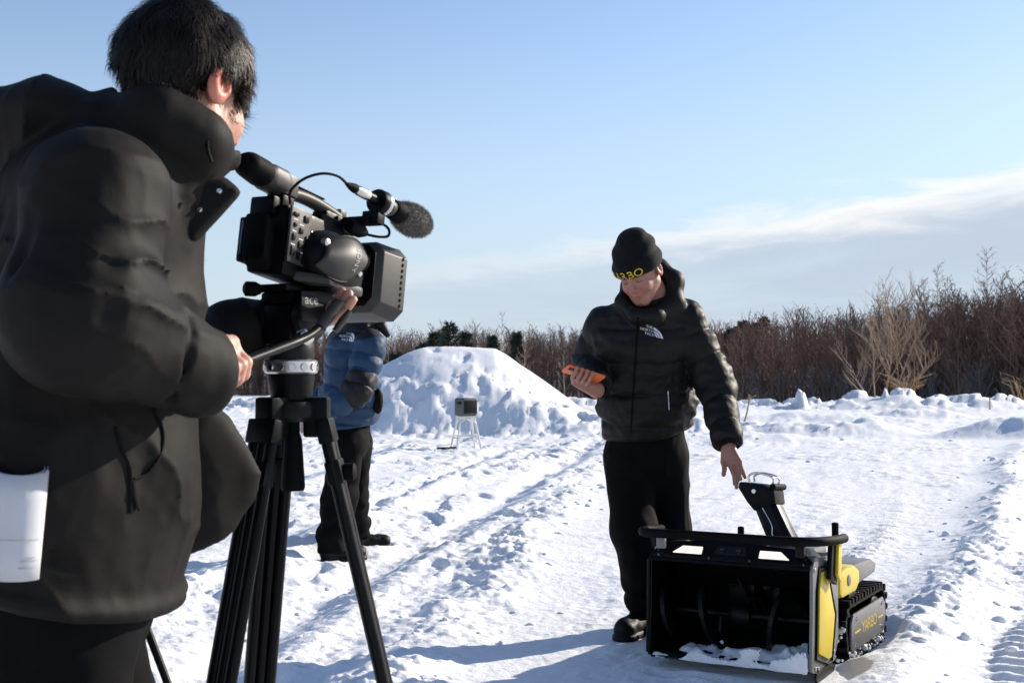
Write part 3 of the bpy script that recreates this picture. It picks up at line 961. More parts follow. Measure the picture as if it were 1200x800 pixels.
def robot():
    root = empty('snow_blower_robot', (RB[0], RB[1], 0), (0, 0, -RB_YAW))
    tag(root, 'black and yellow tracked snow-blowing robot with lit headlights and tall black chute', 'robot')
    BP, BM, GG, YE = M['black_plastic'], M['black_metal'], M['gun_grey'], M['yellow']
    hw = 0.30
    # blower housing: drum-shaped back, open front, side plates
    hs = MB()
    arc = [(0.10, 0.07)] + [(0.17 + 0.13 * math.sin(a), 0.205 - 0.135 * math.cos(a)) for a in np.linspace(0.2, 2.3, 9)] + [(0.16, 0.405), (0.02, 0.415)]
    for (ya, za), (yb, zb) in zip(arc, arc[1:]):
        hs.prism([(-hw + 0.012, ya, za), (-hw + 0.012, yb, zb), (-hw + 0.012, yb + 0.012, zb + 0.012), (-hw + 0.012, ya + 0.012, za + 0.004)], (2 * hw - 0.024, 0, 0))
    hs.box((-hw + 0.012, 0.0, 0.062), (hw - 0.012, 0.13, 0.074))
    hs.box((-hw + 0.0125, 0.300, 0.07), (hw - 0.0125, 0.312, 0.42))
    hs.box((-hw + 0.0125, 0.02, 0.4165), (hw - 0.0125, 0.306, 0.4225))
    housing = hs.build('blower_housing', M['black_rubber'], root, 0)
    for s in (-1, 1):
        x0, x1 = (hw - 0.012, hw) if s > 0 else (-hw, -hw + 0.012)
        sp = MB()
        yz_prism(sp, [(-0.012, 0.062), (-0.015, 0.08), (0.0, 0.25), (0.004, 0.405), (0.03, 0.44), (0.14, 0.43), (0.27, 0.425), (0.316, 0.37), (0.316, 0.12), (0.26, 0.05), (0.03, 0.045)], x0, x1)
        plate = sp.build('side_plate', GG if s > 0 else BM, root, 0.003)
        if s > 0:
            yp = MB(); yz_prism(yp, [(0.045, 0.115), (0.16, 0.075), (0.20, 0.075), (0.245, 0.215), (0.15, 0.385), (0.085, 0.385), (0.06, 0.33)], hw + 0.0005, hw + 0.008)
            yp.build('yellow_panel', YE, plate, 0.003)
            rim = MB(); pts = [(0.022, 0.10), (0.165, 0.058), (0.215, 0.058), (0.265, 0.215), (0.16, 0.40), (0.07, 0.40), (0.04, 0.33), (0.022, 0.10)]
            rim.tube([(hw + 0.003, y, z) for y, z in pts], 0.0045, 6)
            rim.build('panel_trim', M['black_rubber'], plate)
            for (y, z) in ((0.02, 0.068), (0.055, 0.062), (0.25, 0.085), (0.02, 0.40), (0.16, 0.41)):
                b = MB(); b.lathe([(0, 0.007), (0.004, 0.007), (0.006, 0.004)], (hw, y, z), (hw + 1, y, z), 10); b.build('bolt', M['chrome'], plate)
        else:
            pass
    # skid shoe at the near corner
    sk = MB(); yz_prism(sk, [(0.02, 0.02), (0.22, 0.02), (0.24, 0.04), (0.20, 0.055), (0.01, 0.055), (0.0, 0.04)], hw + 0.001, hw + 0.010); sk.build('skid_shoe', M['dark_grey'], root, 0.003)
    sc = MB(); sc.box((-hw + 0.014, -0.016, 0.054), (hw - 0.014, 0.06, 0.0615)); sc.build('scraper_blade', M['dark_grey'], root, 0.001)
    # edge beads round the mouth
    ed = MB(); ed.tube([(-hw, -0.008, 0.07), (-hw, 0.0, 0.25), (-hw, 0.002, 0.40)], 0.008, 8); ed.tube([(-hw + 0.01, 0.0, 0.402), (hw - 0.01, 0.0, 0.402)], 0.006, 8); ed.build('mouth_bead', BP, root)
    # headlight hood: slanting front panel with chamfered ends
    hd = MB()
    HZ = lambda z: 0.408 + (z - 0.408) * 0.74
    front = [(-0.292, 0.008, 0.408), (0.292, 0.008, 0.408), (0.298, 0.014, 0.432), (0.245, 0.05, 0.482), (0.10, 0.055, 0.490), (0.07, 0.06, 0.500), (-0.07, 0.06, 0.500), (-0.10, 0.055, 0.490), (-0.245, 0.05, 0.482), (-0.298, 0.014, 0.432)]
    front = [(x, y, HZ(z)) for x, y, z in front]
    hd.prism(front, (0, 0.15, -0.012))
    hood = hd.build('headlight_hood', BP, root, 0.006)
    nrm = unit((0, -0.85, 0.52)); ft = lambda x, z: (x, 0.008 + (z - 0.408) * 0.565 - 0.002, HZ(z))
    for s in (-1, 1):
        hl = MB(); hl.prism([ft(s * 0.105, 0.432), ft(s * 0.215, 0.432), ft(s * 0.180, 0.464), ft(s * 0.105, 0.464)], tuple(-np.array((0, 0.85, -0.52)) * 0.006))
        hl.build('headlight', M['lamp'], root, 0.003)
        br = MB(); loop = [ft(s * 0.100, 0.428), ft(s * 0.225, 0.428), ft(s * 0.184, 0.468), ft(s * 0.100, 0.468), ft(s * 0.100, 0.428)]
        br.tube([(a, b - 0.002, c) for a, b, c in loop], 0.0035, 6); br.build('headlight_bezel', BP, root)
    sn = MB(); sn.prism([ft(-0.062, 0.436), ft(0.062, 0.436), ft(0.050, 0.474), ft(-0.050, 0.474)], tuple(-np.array((0, 0.85, -0.52)) * 0.003)); sensor = sn.build('sensor_window', M['dark_grey'], root, 0.002)
    for x in (-0.03, 0.03):
        b = MB(); p = ft(x, 0.452); b.lathe([(0, 0.010), (0.006, 0.010), (0.007, 0.006)], (p[0], p[1] - 0.002, p[2] + 0.001), (p[0], p[1] - 1, p[2] + 0.6), 12); b.build('sensor_lens', M['lens'], sensor)
    for (x, z) in ((-0.265, 0.418), (0.265, 0.418), (-0.075, 0.418), (0.075, 0.418), (-0.27, 0.440), (0.27, 0.440)):
        b = MB(); p = ft(x, z); b.lathe([(0, 0.005), (0.004, 0.004)], p, (p[0], p[1] - 0.85, p[2] + 0.52), 8); b.build('screw', M['chrome'], hood)
    # bumper bar: wide black tube sweeping round the front
    bar = MB()
    path = smooth_path([(-0.315, 0.16, 0.520), (-0.338, 0.08, 0.523), (-0.325, 0.005, 0.526), (-0.27, -0.035, 0.528), (-0.10, -0.045, 0.530), (0.10, -0.045, 0.530), (0.24, -0.035, 0.529), (0.315, 0.02, 0.527), (0.345, 0.11, 0.524), (0.350, 0.215, 0.520)], 5)
    path = [p - np.array((0, 0, 0.030)) for p in path]
    bar.tube(path, 0.0165, 14); bar.build('bumper_bar', M['black_rubber'], root)
    for s in (-1, 1):
        p = MB(); p.prism([(s * 0.315, 0.105, 0.36), (s * 0.315, 0.185, 0.33), (s * 0.315, 0.20, 0.478), (s * 0.315, 0.13, 0.484)], (s * 0.018, 0, 0)); p.build('bar_post', BM, root, 0.004)
        y = MB(); y.prism([(s * 0.334, 0.150, 0.37), (s * 0.334, 0.190, 0.34), (s * 0.334, 0.205, 0.472), (s * 0.334, 0.165, 0.478)], (s * 0.012, 0, 0)); y.build('post_guard', YE if s > 0 else GG, root, 0.003)
        b = MB(); b.box((s * 0.255 - 0.016, 0.00, 0.440), (s * 0.255 + 0.016, 0.02, 0.485)); b.build('bar_bracket', GG if s < 0 else BM, root, 0.003)
    cr = MB(); cr.box((-0.16, 0.075, 0.462), (0.12, 0.11, 0.490)); cr.build('cross_beam', BM, root, 0.005)
    ys = MB(); ys.prism([(0.135, 0.10, 0.468), (0.30, 0.12, 0.468), (0.30, 0.18, 0.476), (0.135, 0.16, 0.476)], (0, 0, 0.012)); ys.build('yellow_strip', YE, root, 0.002)
    ys = MB(); ys.box((-0.178, 0.058, 0.458), (-0.164, 0.10, 0.488)); ys.build('yellow_clip', YE, root, 0.002)
    # auger: shaft, two opposed spiral ribbons, gearbox and impeller
    ag = MB(); ag.tube([(-hw + 0.012, 0.13, 0.205), (hw - 0.012, 0.13, 0.205)], 0.014, 12)
    auger = ag.build('auger', BM, root)
    for s in (-1, 1):
        v, f = [], []; n = 40
        for i in range(n + 1):
            a = i / n * 2 * math.pi * 1.6 + (0.4 if s > 0 else 2.2); x = s * (0.045 + 0.235 * i / n)
            for r_, dx in ((0.070, -0.008), (0.118, -0.008), (0.118, 0.008), (0.070, 0.008)):
                v.append((x + dx, 0.13 + r_ * math.sin(a) * 0.98, 0.205 + r_ * math.cos(a)))
        for i in range(n):
            for k in range(4): f.append((i * 4 + k, i * 4 + (k + 1) % 4, (i + 1) * 4 + (k + 1) % 4, (i + 1) * 4 + k))
        np_mesh('auger_ribbon', v, f, M['black_metal'], auger, False)
        for t in (0.12, 0.5, 0.88):
            a = t * 2 * math.pi * 1.6 + (0.4 if s > 0 else 2.2); x = s * (0.045 + 0.235 * t)
            b = MB(); b.tube([(x, 0.13, 0.205), (x, 0.13 + 0.09 * math.sin(a), 0.205 + 0.09 * math.cos(a))], 0.008, 8); b.build('auger_arm', BM, auger)
    gb = MB(); gb.lathe([(0, 0.03), (0.02, 0.042), (0.06, 0.042), (0.08, 0.03)], (-0.04, 0.13, 0.205), (1, 0.13, 0.205), 18); gb.build('gearbox', BM, root)
    im = MB()
    for k in range(4):
        a = k * math.pi / 2 + 0.5; im.prism([(0.01 * math.cos(a), 0.24, 0.24 + 0.01 * math.sin(a)), (0.09 * math.cos(a), 0.23, 0.24 + 0.09 * math.sin(a)), (0.09 * math.cos(a), 0.27, 0.24 + 0.09 * math.sin(a)), (0.01 * math.cos(a), 0.27, 0.24 + 0.01 * math.sin(a))], (-0.008 * math.sin(a), 0, 0.008 * math.cos(a)))
    im.build('impeller', BM, root)
    # chute: turntable, square tube leaning to the man, hinged deflector with a wire handle
    c0 = np.array((0.145, 0.26, 0.40)); c1 = np.array((0.022, 0.285, 0.65)); cd = unit(c1 - c0); cx = unit(np.cross((0.0, 1, 0.0), cd)); cy = np.cross(cd, cx)
    tt = MB(); tt.lathe([(0, 0.088), (0.02, 0.088), (0.028, 0.07)], c0 - cd * 0.03, c1, 24); tt.build('chute_turntable', BP, root)
    ch = MB()

    def sect(t, a, b, r): p = c0 + cd * t; return [p + cx * sx * a + cy * sy * b for sx, sy in ((-1, -r), (-r, -1), (r, -1), (1, -r), (1, r), (r, 1), (-r, 1), (-1, r))]
    secs = [sect(-0.01, 0.052, 0.055, 0.6), sect(0.10, 0.044, 0.050, 0.6), sect(0.235, 0.040, 0.048, 0.6)]
    vv = [[ch.bm.verts.new(tuple(p)) for p in s_] for s_ in secs]
    for a, b in zip(vv, vv[1:]):
        for k in range(8): ch.bm.faces.new((a[k], a[(k + 1) % 8], b[(k + 1) % 8], b[k]))
    ch.bm.faces.new(vv[0][::-1]); ch.bm.faces.new(vv[-1])
    chute = ch.build('chute', BM, root, 0.002)
    e = c0 + cd * 0.222
    df = MB(); q = lambda a, b: e + cx * a + cd * b
    df.prism([tuple(q(a, b) - cy * 0.052) for a, b in ((0.046, -0.03), (0.062, 0.020), (0.030, 0.055), (-0.048, 0.100), (-0.062, 0.082), (-0.052, 0.02), (-0.040, -0.02))], tuple(cy * 0.104))
    deflector = df.build('chute_deflector', BP, root, 0.006)
    hdl = MB(); hdl.tube(smooth_path([q(0.052, 0.035) - cy * 0.03, q(0.068, 0.065) - cy * 0.03, q(0.020, 0.105) - cy * 0.03, q(-0.012, 0.108) - cy * 0.028, q(-0.020, 0.088) - cy * 0.025], 5), 0.0042, 8)
    hdl.tube(smooth_path([q(0.052, 0.035) + cy * 0.03, q(0.068, 0.065) + cy * 0.03, q(0.020, 0.105) + cy * 0.03, q(-0.012, 0.108) + cy * 0.028, q(-0.020, 0.088) + cy * 0.025], 5), 0.0042, 8)
    hdl.tube([q(0.068, 0.065) - cy * 0.03, q(0.068, 0.065) + cy * 0.03], 0.0042, 8); hdl.build('wire_handle', M['chrome'], deflector)
    hg = MB(); hg.tube([q(0.064, 0.03) - cy * 0.058, q(0.064, 0.03) + cy * 0.058], 0.012, 10); hg.build('hinge', M['black_rubber'], deflector)
    b = MB(); b.lathe([(0, 0.008), (0.004, 0.008)], q(-0.01, 0.045) - cy * 0.052, q(-0.01, 0.045) - cy, 10); b.build('bolt', M['chrome'], deflector)
    cb = MB(); cb.tube(smooth_path([c0 + cd * 0.02 - cy * 0.056 + cx * 0.005, c0 + cd * 0.09 - cy * 0.052 - cx * 0.012, c0 + cd * 0.13 - cy * 0.050, c0 + cd * 0.20 - cy * 0.05 - cx * 0.006], 4), 0.0028, 6); cb.build('chute_cable', M['chrome'], chute)
    am = MB(); am.box((0.17, 0.19, 0.452), (0.20, 0.22, 0.478)); am.build('marker_light', M['orange'], root, 0.005)
    # core: yellow body with dark lid
    bd = MB()
    prof = [(0.34, 0.235), (0.34, 0.335), (0.40, 0.362), (0.62, 0.362), (0.90, 0.345), (0.97, 0.30), (0.97, 0.22), (0.90, 0.19), (0.42, 0.19)]
    yz_prism(bd, prof, -0.15, 0.15); bd.build('core_body', M['dark_grey'], root, 0.012)
    for s in (-1, 1):
        yb = MB()
        secA = [(0.33, 0.275), (0.33, 0.335), (0.37, 0.358), (0.52, 0.356), (0.60, 0.325), (0.60, 0.280), (0.55, 0.255), (0.36, 0.255)]
        yz_prism(yb, secA, s * 0.14, s * 0.305); shoulder = yb.build('yellow_shoulder', YE, root, 0.012)
        em = MB(); em.lathe([(0, 0.021), (0.004, 0.021), (0.006, 0.016)], (s * 0.304, 0.44, 0.310), (s * 9, 0.44, 0.310), 20); em.build('round_badge', M['gun_grey'], shoulder)
        gy = MB(); yz_prism(gy, [(0.60, 0.285), (0.60, 0.345), (0.86, 0.335), (0.94, 0.310), (0.92, 0.275), (0.62, 0.262)], s * 0.15, s * 0.285); gy.build('rear_fairing', GG, root, 0.01)
        st = MB(); st.box((min(s * 0.152, s * 0.30), 0.46, 0.225), (max(s * 0.152, s * 0.30), 0.56, 0.256)); st.build('track_mount', BM, root, 0.004)
    lid = MB(); lid.prism([(-0.13, 0.36, 0.362), (0.13, 0.36, 0.362), (0.13, 0.78, 0.358), (-0.13, 0.78, 0.358)], (0, 0, 0.035)); lid.build('lid', GG, root, 0.012)
    for (x, y) in ((0.262, 0.42), (-0.10, 0.42)):
        a = MB(); a.lathe([(0, 0.022), (0.012, 0.022), (0.016, 0.0125), (0.165, 0.0125), (0.168, 0.009)], (x, y, 0.352 - (0.035 if x < 0 else 0)), (x, y, 2), 14); a.build('antenna', M['black_rubber'], root)
    nk = MB(); nk.box((-0.10, 0.27, 0.22), (0.10, 0.36, 0.31)); nk.build('blower_coupling', BM, root, 0.006)
    # tracks
    z0, z1, y0, y1 = 0.012, 0.222, 0.36, 0.985

    def loop(n=180):
        r = 0.078; cs = [(y1 - 0.10, z0 + 0.085, 0.085), (y1 - 0.085, z1 - 0.075, 0.075), (y0 + 0.085, z1 - 0.075, 0.075), (y0 + 0.11, z0 + 0.085, 0.085)]
        pts = []
        for (c_y, c_z, r_), (a0, a1) in zip(cs, ((-90, 0), (0, 90), (90, 180), (180, 270))):
            for a in np.linspace(rad(a0), rad(a1), 10): pts.append(np.array((c_y + r_ * math.cos(a), c_z + r_ * math.sin(a))))
        pts.append(pts[0]); L = np.cumsum([0] + [np.linalg.norm(b - a) for a, b in zip(pts, pts[1:])])
        out = []
        for s in np.linspace(0, L[-1], n, endpoint=False):
            i = np.searchsorted(L, s, 'right') - 1; t = (s - L[i]) / max(L[i + 1] - L[i], 1e-9); out.append(pts[i] + (pts[i + 1] - pts[i]) * t)
        return out
    lp = loop()
    for s in (-1, 1):
        xa, xb = s * 0.165, s * 0.312
        n = len(lp); v, f = [], []
        for i in range(n):
            t = unit(lp[(i + 1) % n] - lp[i - 1]); nn = np.array((t[1], -t[0]))
            for x, off in ((xa, 0), (xb, 0), (xb, -0.014), (xa, -0.014)):
                p = lp[i] + nn * off; v.append((x, p[0], p[1]))
        for i in range(n):
            j = (i + 1) % n
            for k in range(4): f.append((i * 4 + k, i * 4 + (k + 1) % 4, j * 4 + (k + 1) % 4, j * 4 + k))
        track = np_mesh('track', v, f, M['black_rubber'], root, True)
        track.data.set_sharp_from_angle(angle=rad(40))
        lm = None; nl = 34
        for k in range(nl):
            i = int(k * n / nl); t = unit(lp[(i + 1) % n] - lp[i - 1]); ang = math.atan2(t[1], t[0])
            if lm is None:
                b = MB(); b.prism([(-0.078, -0.013, -0.002), (-0.078, 0.013, -0.002), (-0.078, 0.008, 0.020), (-0.078, -0.008, 0.020)], (0.156, 0, 0)); lg = b.build('tread_lug', M['black_rubber'], track, 0.002); lm = lg.data
            else: lg = link_mesh('tread_lug', lm, None, track)
            lg.location = ((xa + xb) / 2, lp[i][0], lp[i][1]); lg.rotation_euler = (ang - math.pi, 0, 0)
        for (wy, wz, wr) in ((y0 + 0.10, 0.118, 0.078), (y1 - 0.095, 0.115, 0.076), (0.60, 0.062, 0.036), (0.74, 0.062, 0.036)):
            w = MB(); w.lathe([(0, wr * 0.8), (0.01, wr), (0.11, wr), (0.12, wr * 0.8)], (min(xa, xb) + 0.012, wy, wz), (9, wy, wz), 22); w.build('track_wheel', BP, track)
        sp = MB(); pl = [(y0 + 0.075, 0.050), (y0 + 0.055, 0.075), (y0 + 0.055, 0.155), (y0 + 0.085, 0.185), (y1 - 0.095, 0.185), (y1 - 0.058, 0.155), (y1 - 0.058, 0.085), (y1 - 0.085, 0.050)]
        yz_prism(sp, pl, s * 0.3125, s * 0.322); plate = sp.build('track_cover', GG, track, 0.005)
        if s > 0:
            yc = (y0 + y1) / 2
            flat_text('YARBO', 0.062, (0.3225, yc, 0.117), (0, 1, 0), (0, 0, 1), M['yellow_print'], plate, spacing=0.95, stretch=1.15)
            for (ya, yb_) in ((y0 + 0.10, yc - 0.135), (yc + 0.135, y1 - 0.10)):
                d = MB(); d.box((0.3222, ya, 0.112), (0.3228, yb_, 0.119)); d.build('print_stripe', M['yellow_print'], plate)
            for (by, bz) in ((y0 + 0.10, 0.072), (y0 + 0.12, 0.165), (y1 - 0.12, 0.165), (y1 - 0.12, 0.072), (y1 - 0.10, 0.165)):
                b = MB(); b.lathe([(0, 0.008), (0.004, 0.006)], (0.3222, by, bz), (9, by, bz), 10); b.build('bolt', M['chrome'], plate)
    return root


ROBOT = robot()


def blower_snow():
    c, s = math.cos(-RB_YAW), math.sin(-RB_YAW)
    Rz = np.array([[c, -s, 0], [s, c, 0], [0, 0, 1]], np.float32)       # columns: local axes in the world
    o0 = np.array([RB[0], RB[1], 0], np.float32)

    def fn(P):
        q = (P - o0) @ Rz
        x, y, z = q[:, 0], q[:, 1], q[:, 2]
        n = noise3(q, 16, 3); n2 = noise3(q, 42, 4)
        top = 0.072 + 0.075 * np.clip(n - 0.32, 0, 1) * 1.5 + 0.02 * (n2 - 0.5) + 0.035 * np.exp(-((x - 0.27) / 0.05) ** 2) - 0.05 * sstep(0.12, 0.28, -x)
        fl = np.maximum(z - top, -(z - 0.055))
        b = np.maximum(np.abs(x) - 0.285, np.maximum(y - 0.11 - 0.03 * n, -0.028 - 0.03 * (n - 0.5) - y))
        return np.maximum(fl, b) * 0.7
    o = sdf_mesh('packed_snow', fn, o0 + [-0.4, -0.4, 0.03], o0 + [0.45, 0.4, 0.18], 0.006, M['snow'], None, (RB[0], RB[1], 0.06))
    tag(o, 'loose white snow lying in the mouth of the blower', 'snow', kind='stuff')


blower_snow()


def track_snow():
    """bits of snow stuck in the treads"""
    bm = bmesh.new(); bmesh.ops.create_icosphere(bm, subdivisions=1, radius=1); base = np.array([v.co for v in bm.verts]); tri = np.array([[v.index for v in f.verts] for f in bm.faces]); bm.free()
    rng = np.random.default_rng(17); vs_, fs_ = [], []
    for i in range(150):
        s = 0.004 + 0.010 * rng.random() ** 2; side = rng.random() < 0.75
        if i < 70: p = (rng.uniform(0.17, 0.31), 0.352 + rng.uniform(-0.004, 0.02), rng.uniform(0.02, 0.17))
        elif i < 110: p = (rng.uniform(0.17, 0.31), rng.uniform(0.42, 0.95), 0.226)
        else: p = (rng.uniform(0.306, 0.318), rng.uniform(0.38, 0.97), rng.uniform(0.01, 0.05))
        q = base * (0.7 + 0.6 * rng.random((len(base), 1))) * s * (0.8 + 0.5 * rng.random(3)) + np.array(p)
        vs_.append(q); fs_.append(tri + i * len(base))
    o = np_mesh('tread_snow', np.concatenate(vs_), np.concatenate(fs_), M['snow'], ROBOT); o['kind'] = 'stuff'


track_snow()
# ================================================================== tripod and video camera
def tripod():
    top = TRI                                             # middle of the bowl ring
    root = empty('tripod', (top[0], top[1], 0)); L = lambda p: np.asarray(p, float) - np.array([top[0], top[1], 0])
    tag(root, 'black twin-tube video tripod with silver ring standing in front of the blue jacket', 'tripod')
    zt = top[2]; BM, BP = M['black_metal'], M['black_plastic']
    # bowl with silver levelling ring
    rg = MB(); rg.lathe([(0, 0.044), (0.003, 0.0475), (0.022, 0.0475), (0.025, 0.044)], (0, 0, zt - 0.012), (0, 0, 9), 36); ring = rg.build('level_ring', M['silver'], root)
    for k in range(14):
        a = k * 2 * math.pi / 14; b = MB(); b.lathe([(0, 0.0075), (0.003, 0.0065)], (0.0465 * math.cos(a), 0.0465 * math.sin(a), zt), (9 * math.cos(a), 9 * math.sin(a), zt), 10); b.build('grip_dimple', M['chrome'], ring)
    bw = MB(); bw.lathe([(0, 0.030), (0.03, 0.038), (0.055, 0.042), (0.064, 0.042)], (0, 0, zt - 0.076), (0, 0, 9), 30); bw.build('bowl', BP, root)
    sp = MB(); sp.lathe([(0, 0.036), (0.01, 0.048), (0.03, 0.048), (0.036, 0.044)], (0, 0, zt - 0.098), (0, 0, 9), 30); spider = sp.build('spider', M['dark_grey'], root)
    for k, (fx, fy) in enumerate(TRI_FEET):
        d2 = unit((fx - top[0], fy - top[1])); zf = zat(fx, fy)
        hip = np.array([d2[0] * 0.055, d2[1] * 0.055, zt - 0.075]); foot = np.array([fx - top[0], fy - top[1], zf + 0.02])
        lat = np.array([-d2[1], d2[0], 0]); ax = unit(foot - hip)
        out = np.array([d2[0], d2[1], 0])
        b = MB(); Mx = Matrix((tuple(lat) + (0,), tuple(out) + (0,), (0, 0, 1, 0), (0, 0, 0, 1))).transposed(); Mx.translation = Vector(hip)
        b.box((-0.022, -0.030, -0.050), (0.022, 0.014, 0.022), Mx); b.build('leg_clamp', BP, spider, 0.006)
        lg = MB(); ln = np.linalg.norm(foot - hip); s1 = hip + ax * 0.02
        for s in (-1, 1): lg.tube([s1 + lat * s * 0.020, hip + ax * (0.63 * ln) + lat * s * 0.020], 0.0115, 12)
        leg = lg.build('leg', BM, root)
        lo = MB(); lo.tube([hip + ax * 0.05 * ln, hip + ax * (ln - 0.03)], 0.010, 12); lo.build('leg_extension', BM, leg)
        for t, w in ((0.04, 0.033), (0.115, 0.031), (0.62, 0.034)):
            c = MB(); p = hip + ax * ln * t; Mx2 = Matrix((tuple(lat) + (0,), tuple(np.cross(ax, lat)) + (0,), tuple(ax) + (0,), (0, 0, 0, 1))).transposed(); Mx2.translation = Vector(p)
            c.box((-w, -0.014, -0.022), (w, 0.014, 0.022), Mx2); c.build('leg_collar', BP, leg, 0.005)
        kn = MB(); p = hip + ax * ln * 0.115 + out * 0.010; kn.lathe([(0, 0.010), (0.006, 0.016), (0.022, 0.016), (0.026, 0.010)], p, p + out, 14); kn.build('clamp_knob', M['black_rubber'], leg)
        ft = MB(); ft.lathe([(0, 0.013), (0.02, 0.020), (0.035, 0.022), (0.045, 0.014)], foot - ax * 0.05, foot, 14); ft.build('rubber_foot', M['black_rubber'], leg)
    # bowl clamp handle hanging below
    hn = MB(); hn.lathe([(0, 0.012), (0.02, 0.012), (0.03, 0.016), (0.115, 0.022), (0.122, 0.020)], (0.006, -0.01, zt - 0.098), (0.012, -0.02, -9), 18); hn.build('bowl_clamp_handle', M['black_rubber'], root)
    # fluid head
    fl = MB(); fl.lathe([(0, 0.040), (0.008, 0.042), (0.030, 0.041), (0.040, 0.036)], (0, 0, zt + 0.013), (0, 0, 9), 30); fl.build('pan_base', M['dark_grey'], root)
    return root


HEAD_YAW = rad(27)
hf = np.array([math.sin(HEAD_YAW), math.cos(HEAD_YAW), 0]); hr = np.array([math.cos(HEAD_YAW), -math.sin(HEAD_YAW), 0])
TRIPOD = tripod()


def fluid_head():
    zt = TRI[2]; base = np.array([TRI[0], TRI[1], zt + 0.038])
    root = empty('fluid_head', tuple(base), (0, 0, -HEAD_YAW)); root.scale = (0.9, 0.9, 0.84)
    tag(root, 'black fluid head with pan bar mounted on the tripod below the camera', 'tripod head')
    BP, BM = M['black_plastic'], M['black_metal']
    b = MB(); b.box((-0.034, -0.050, 0.0), (0.034, 0.050, 0.088)); body = b.build('head_body', BP, root, 0.012)
    for s in (-1, 1):
        c = MB(); c.lathe([(0, 0.046), (0.004, 0.049), (0.020, 0.049), (0.026, 0.040)], (s * 0.034, 0, 0.060), (s * 9, 0, 0.060), 32); drum = c.build('tilt_drum', BP if s < 0 else M['dark_grey'], root)
        if s < 0:
            r = MB(); r.lathe([(0, 0.036), (0.012, 0.036), (0.015, 0.030)], (-0.060, 0, 0.050), (-9, 0, 0.050), 28); r.build('counterbalance_dial', M['cam_grey'], drum)
    # side cheek with the maker's word and round drag dial
    ck = MB(); ck.prism([(0.0605, -0.055, 0.050), (0.0605, 0.070, 0.045), (0.0605, 0.075, 0.095), (0.0605, 0.03, 0.118), (0.0605, -0.055, 0.112)], (0.006, 0, 0)); cheek = ck.build('side_cheek', M['dark_grey'], root, 0.004)
    flat_text('ace', 0.030, (0.0675, -0.025, 0.095), (0, 1, 0), (0, 0, 1), M['grey_print'], cheek, stretch=1.1)
    flat_text('S', 0.022, (0.0675, 0.045, 0.075), (0, 1, 0), (0, 0, 1), M['grey_print'], cheek)
    rr = MB(); rr.tube([(0.067, 0.045 + 0.021 * math.cos(a), 0.075 + 0.021 * math.sin(a)) for a in np.linspace(0, 2 * math.pi, 25)], 0.0011, 5); rr.build('round_mark', M['grey_print'], cheek)
    pl = MB(); pl.box((-0.040, -0.070, 0.112), (0.040, 0.075, 0.128)); pl.build('camera_plate', BM, root, 0.004)
    tk = MB(); tk.box((-0.036, -0.052, 0.088), (0.036, 0.052, 0.112)); tk.build('tilt_block', BP, root, 0.006)
    lv = MB(); lv.lathe([(0, 0.010), (0.012, 0.016), (0.030, 0.016), (0.034, 0.010)], (-0.028, -0.062, 0.118), (-0.5, -0.9, 0.118), 14); lv.build('plate_knob', M['black_rubber'], root)
    # rosette, clamp and pan bar (points given in the world, turned into the head's own axes)
    loc = lambda p: np.array([np.dot(np.asarray(p) - base, hr) / 0.9, np.dot(np.asarray(p) - base, hf) / 0.9, (p[2] - base[2]) / 0.84])
    ro = MB(); ro.lathe([(0, 0.018), (0.010, 0.022), (0.022, 0.022), (0.026, 0.016)], (0.034, -0.02, 0.022), (9, -0.4, 0.022), 20); ro.build('rosette', M['chrome'], root)
    c0 = loc(W(398, 354, 2.235)); c1 = loc(W(375, 383, 2.21)); c2 = loc(W(362, 393, 2.18)); c3 = loc(W(345, 401, 2.14)); c4 = loc(W(285, 424, 1.965)); c5 = loc(W(246, 440, 1.86))
    cl = MB(); cl.tube([c0, c1], [0.012, 0.012], 14); cl.build('bar_clamp', M['cam_grey'], root)
    wn_ = MB(); a = loc(W(392, 388, 2.23)); bb = loc(W(410, 364, 2.235)); wn_.tube([a, (a + bb) / 2, bb], [0.010, 0.014, 0.009], 12, True, 0.6); wn_.build('wing_knob', M['cam_grey'], root)
    pb = MB(); pb.tube(smooth_path([c1, c2, c3, (c3 + c4) / 2, c4], 5), 0.0092, 14); bar = pb.build('pan_bar', BM, root)
    gr = MB(); gr.tube([c4, (c4 + c5) / 2, c5], [0.0135, 0.0145, 0.0135], 14); gr.build('rubber_grip', M['black_rubber'], bar)
    return root


FLUID = fluid_head()
PAN_A, PAN_B = W(285, 424, 1.965), W(246, 440, 1.86)


def fur_strands(t, pts, nrm, n, lmin, lmax, w, rng, comb=None):
    for i in range(n):
        k = rng.integers(len(pts)); p = pts[k]; d = unit(nrm[k] + rng.normal(0, 0.55, 3) + (comb if comb is not None else 0))
        t.flake(p, p + d * (lmin + (lmax - lmin) * rng.random()), w)


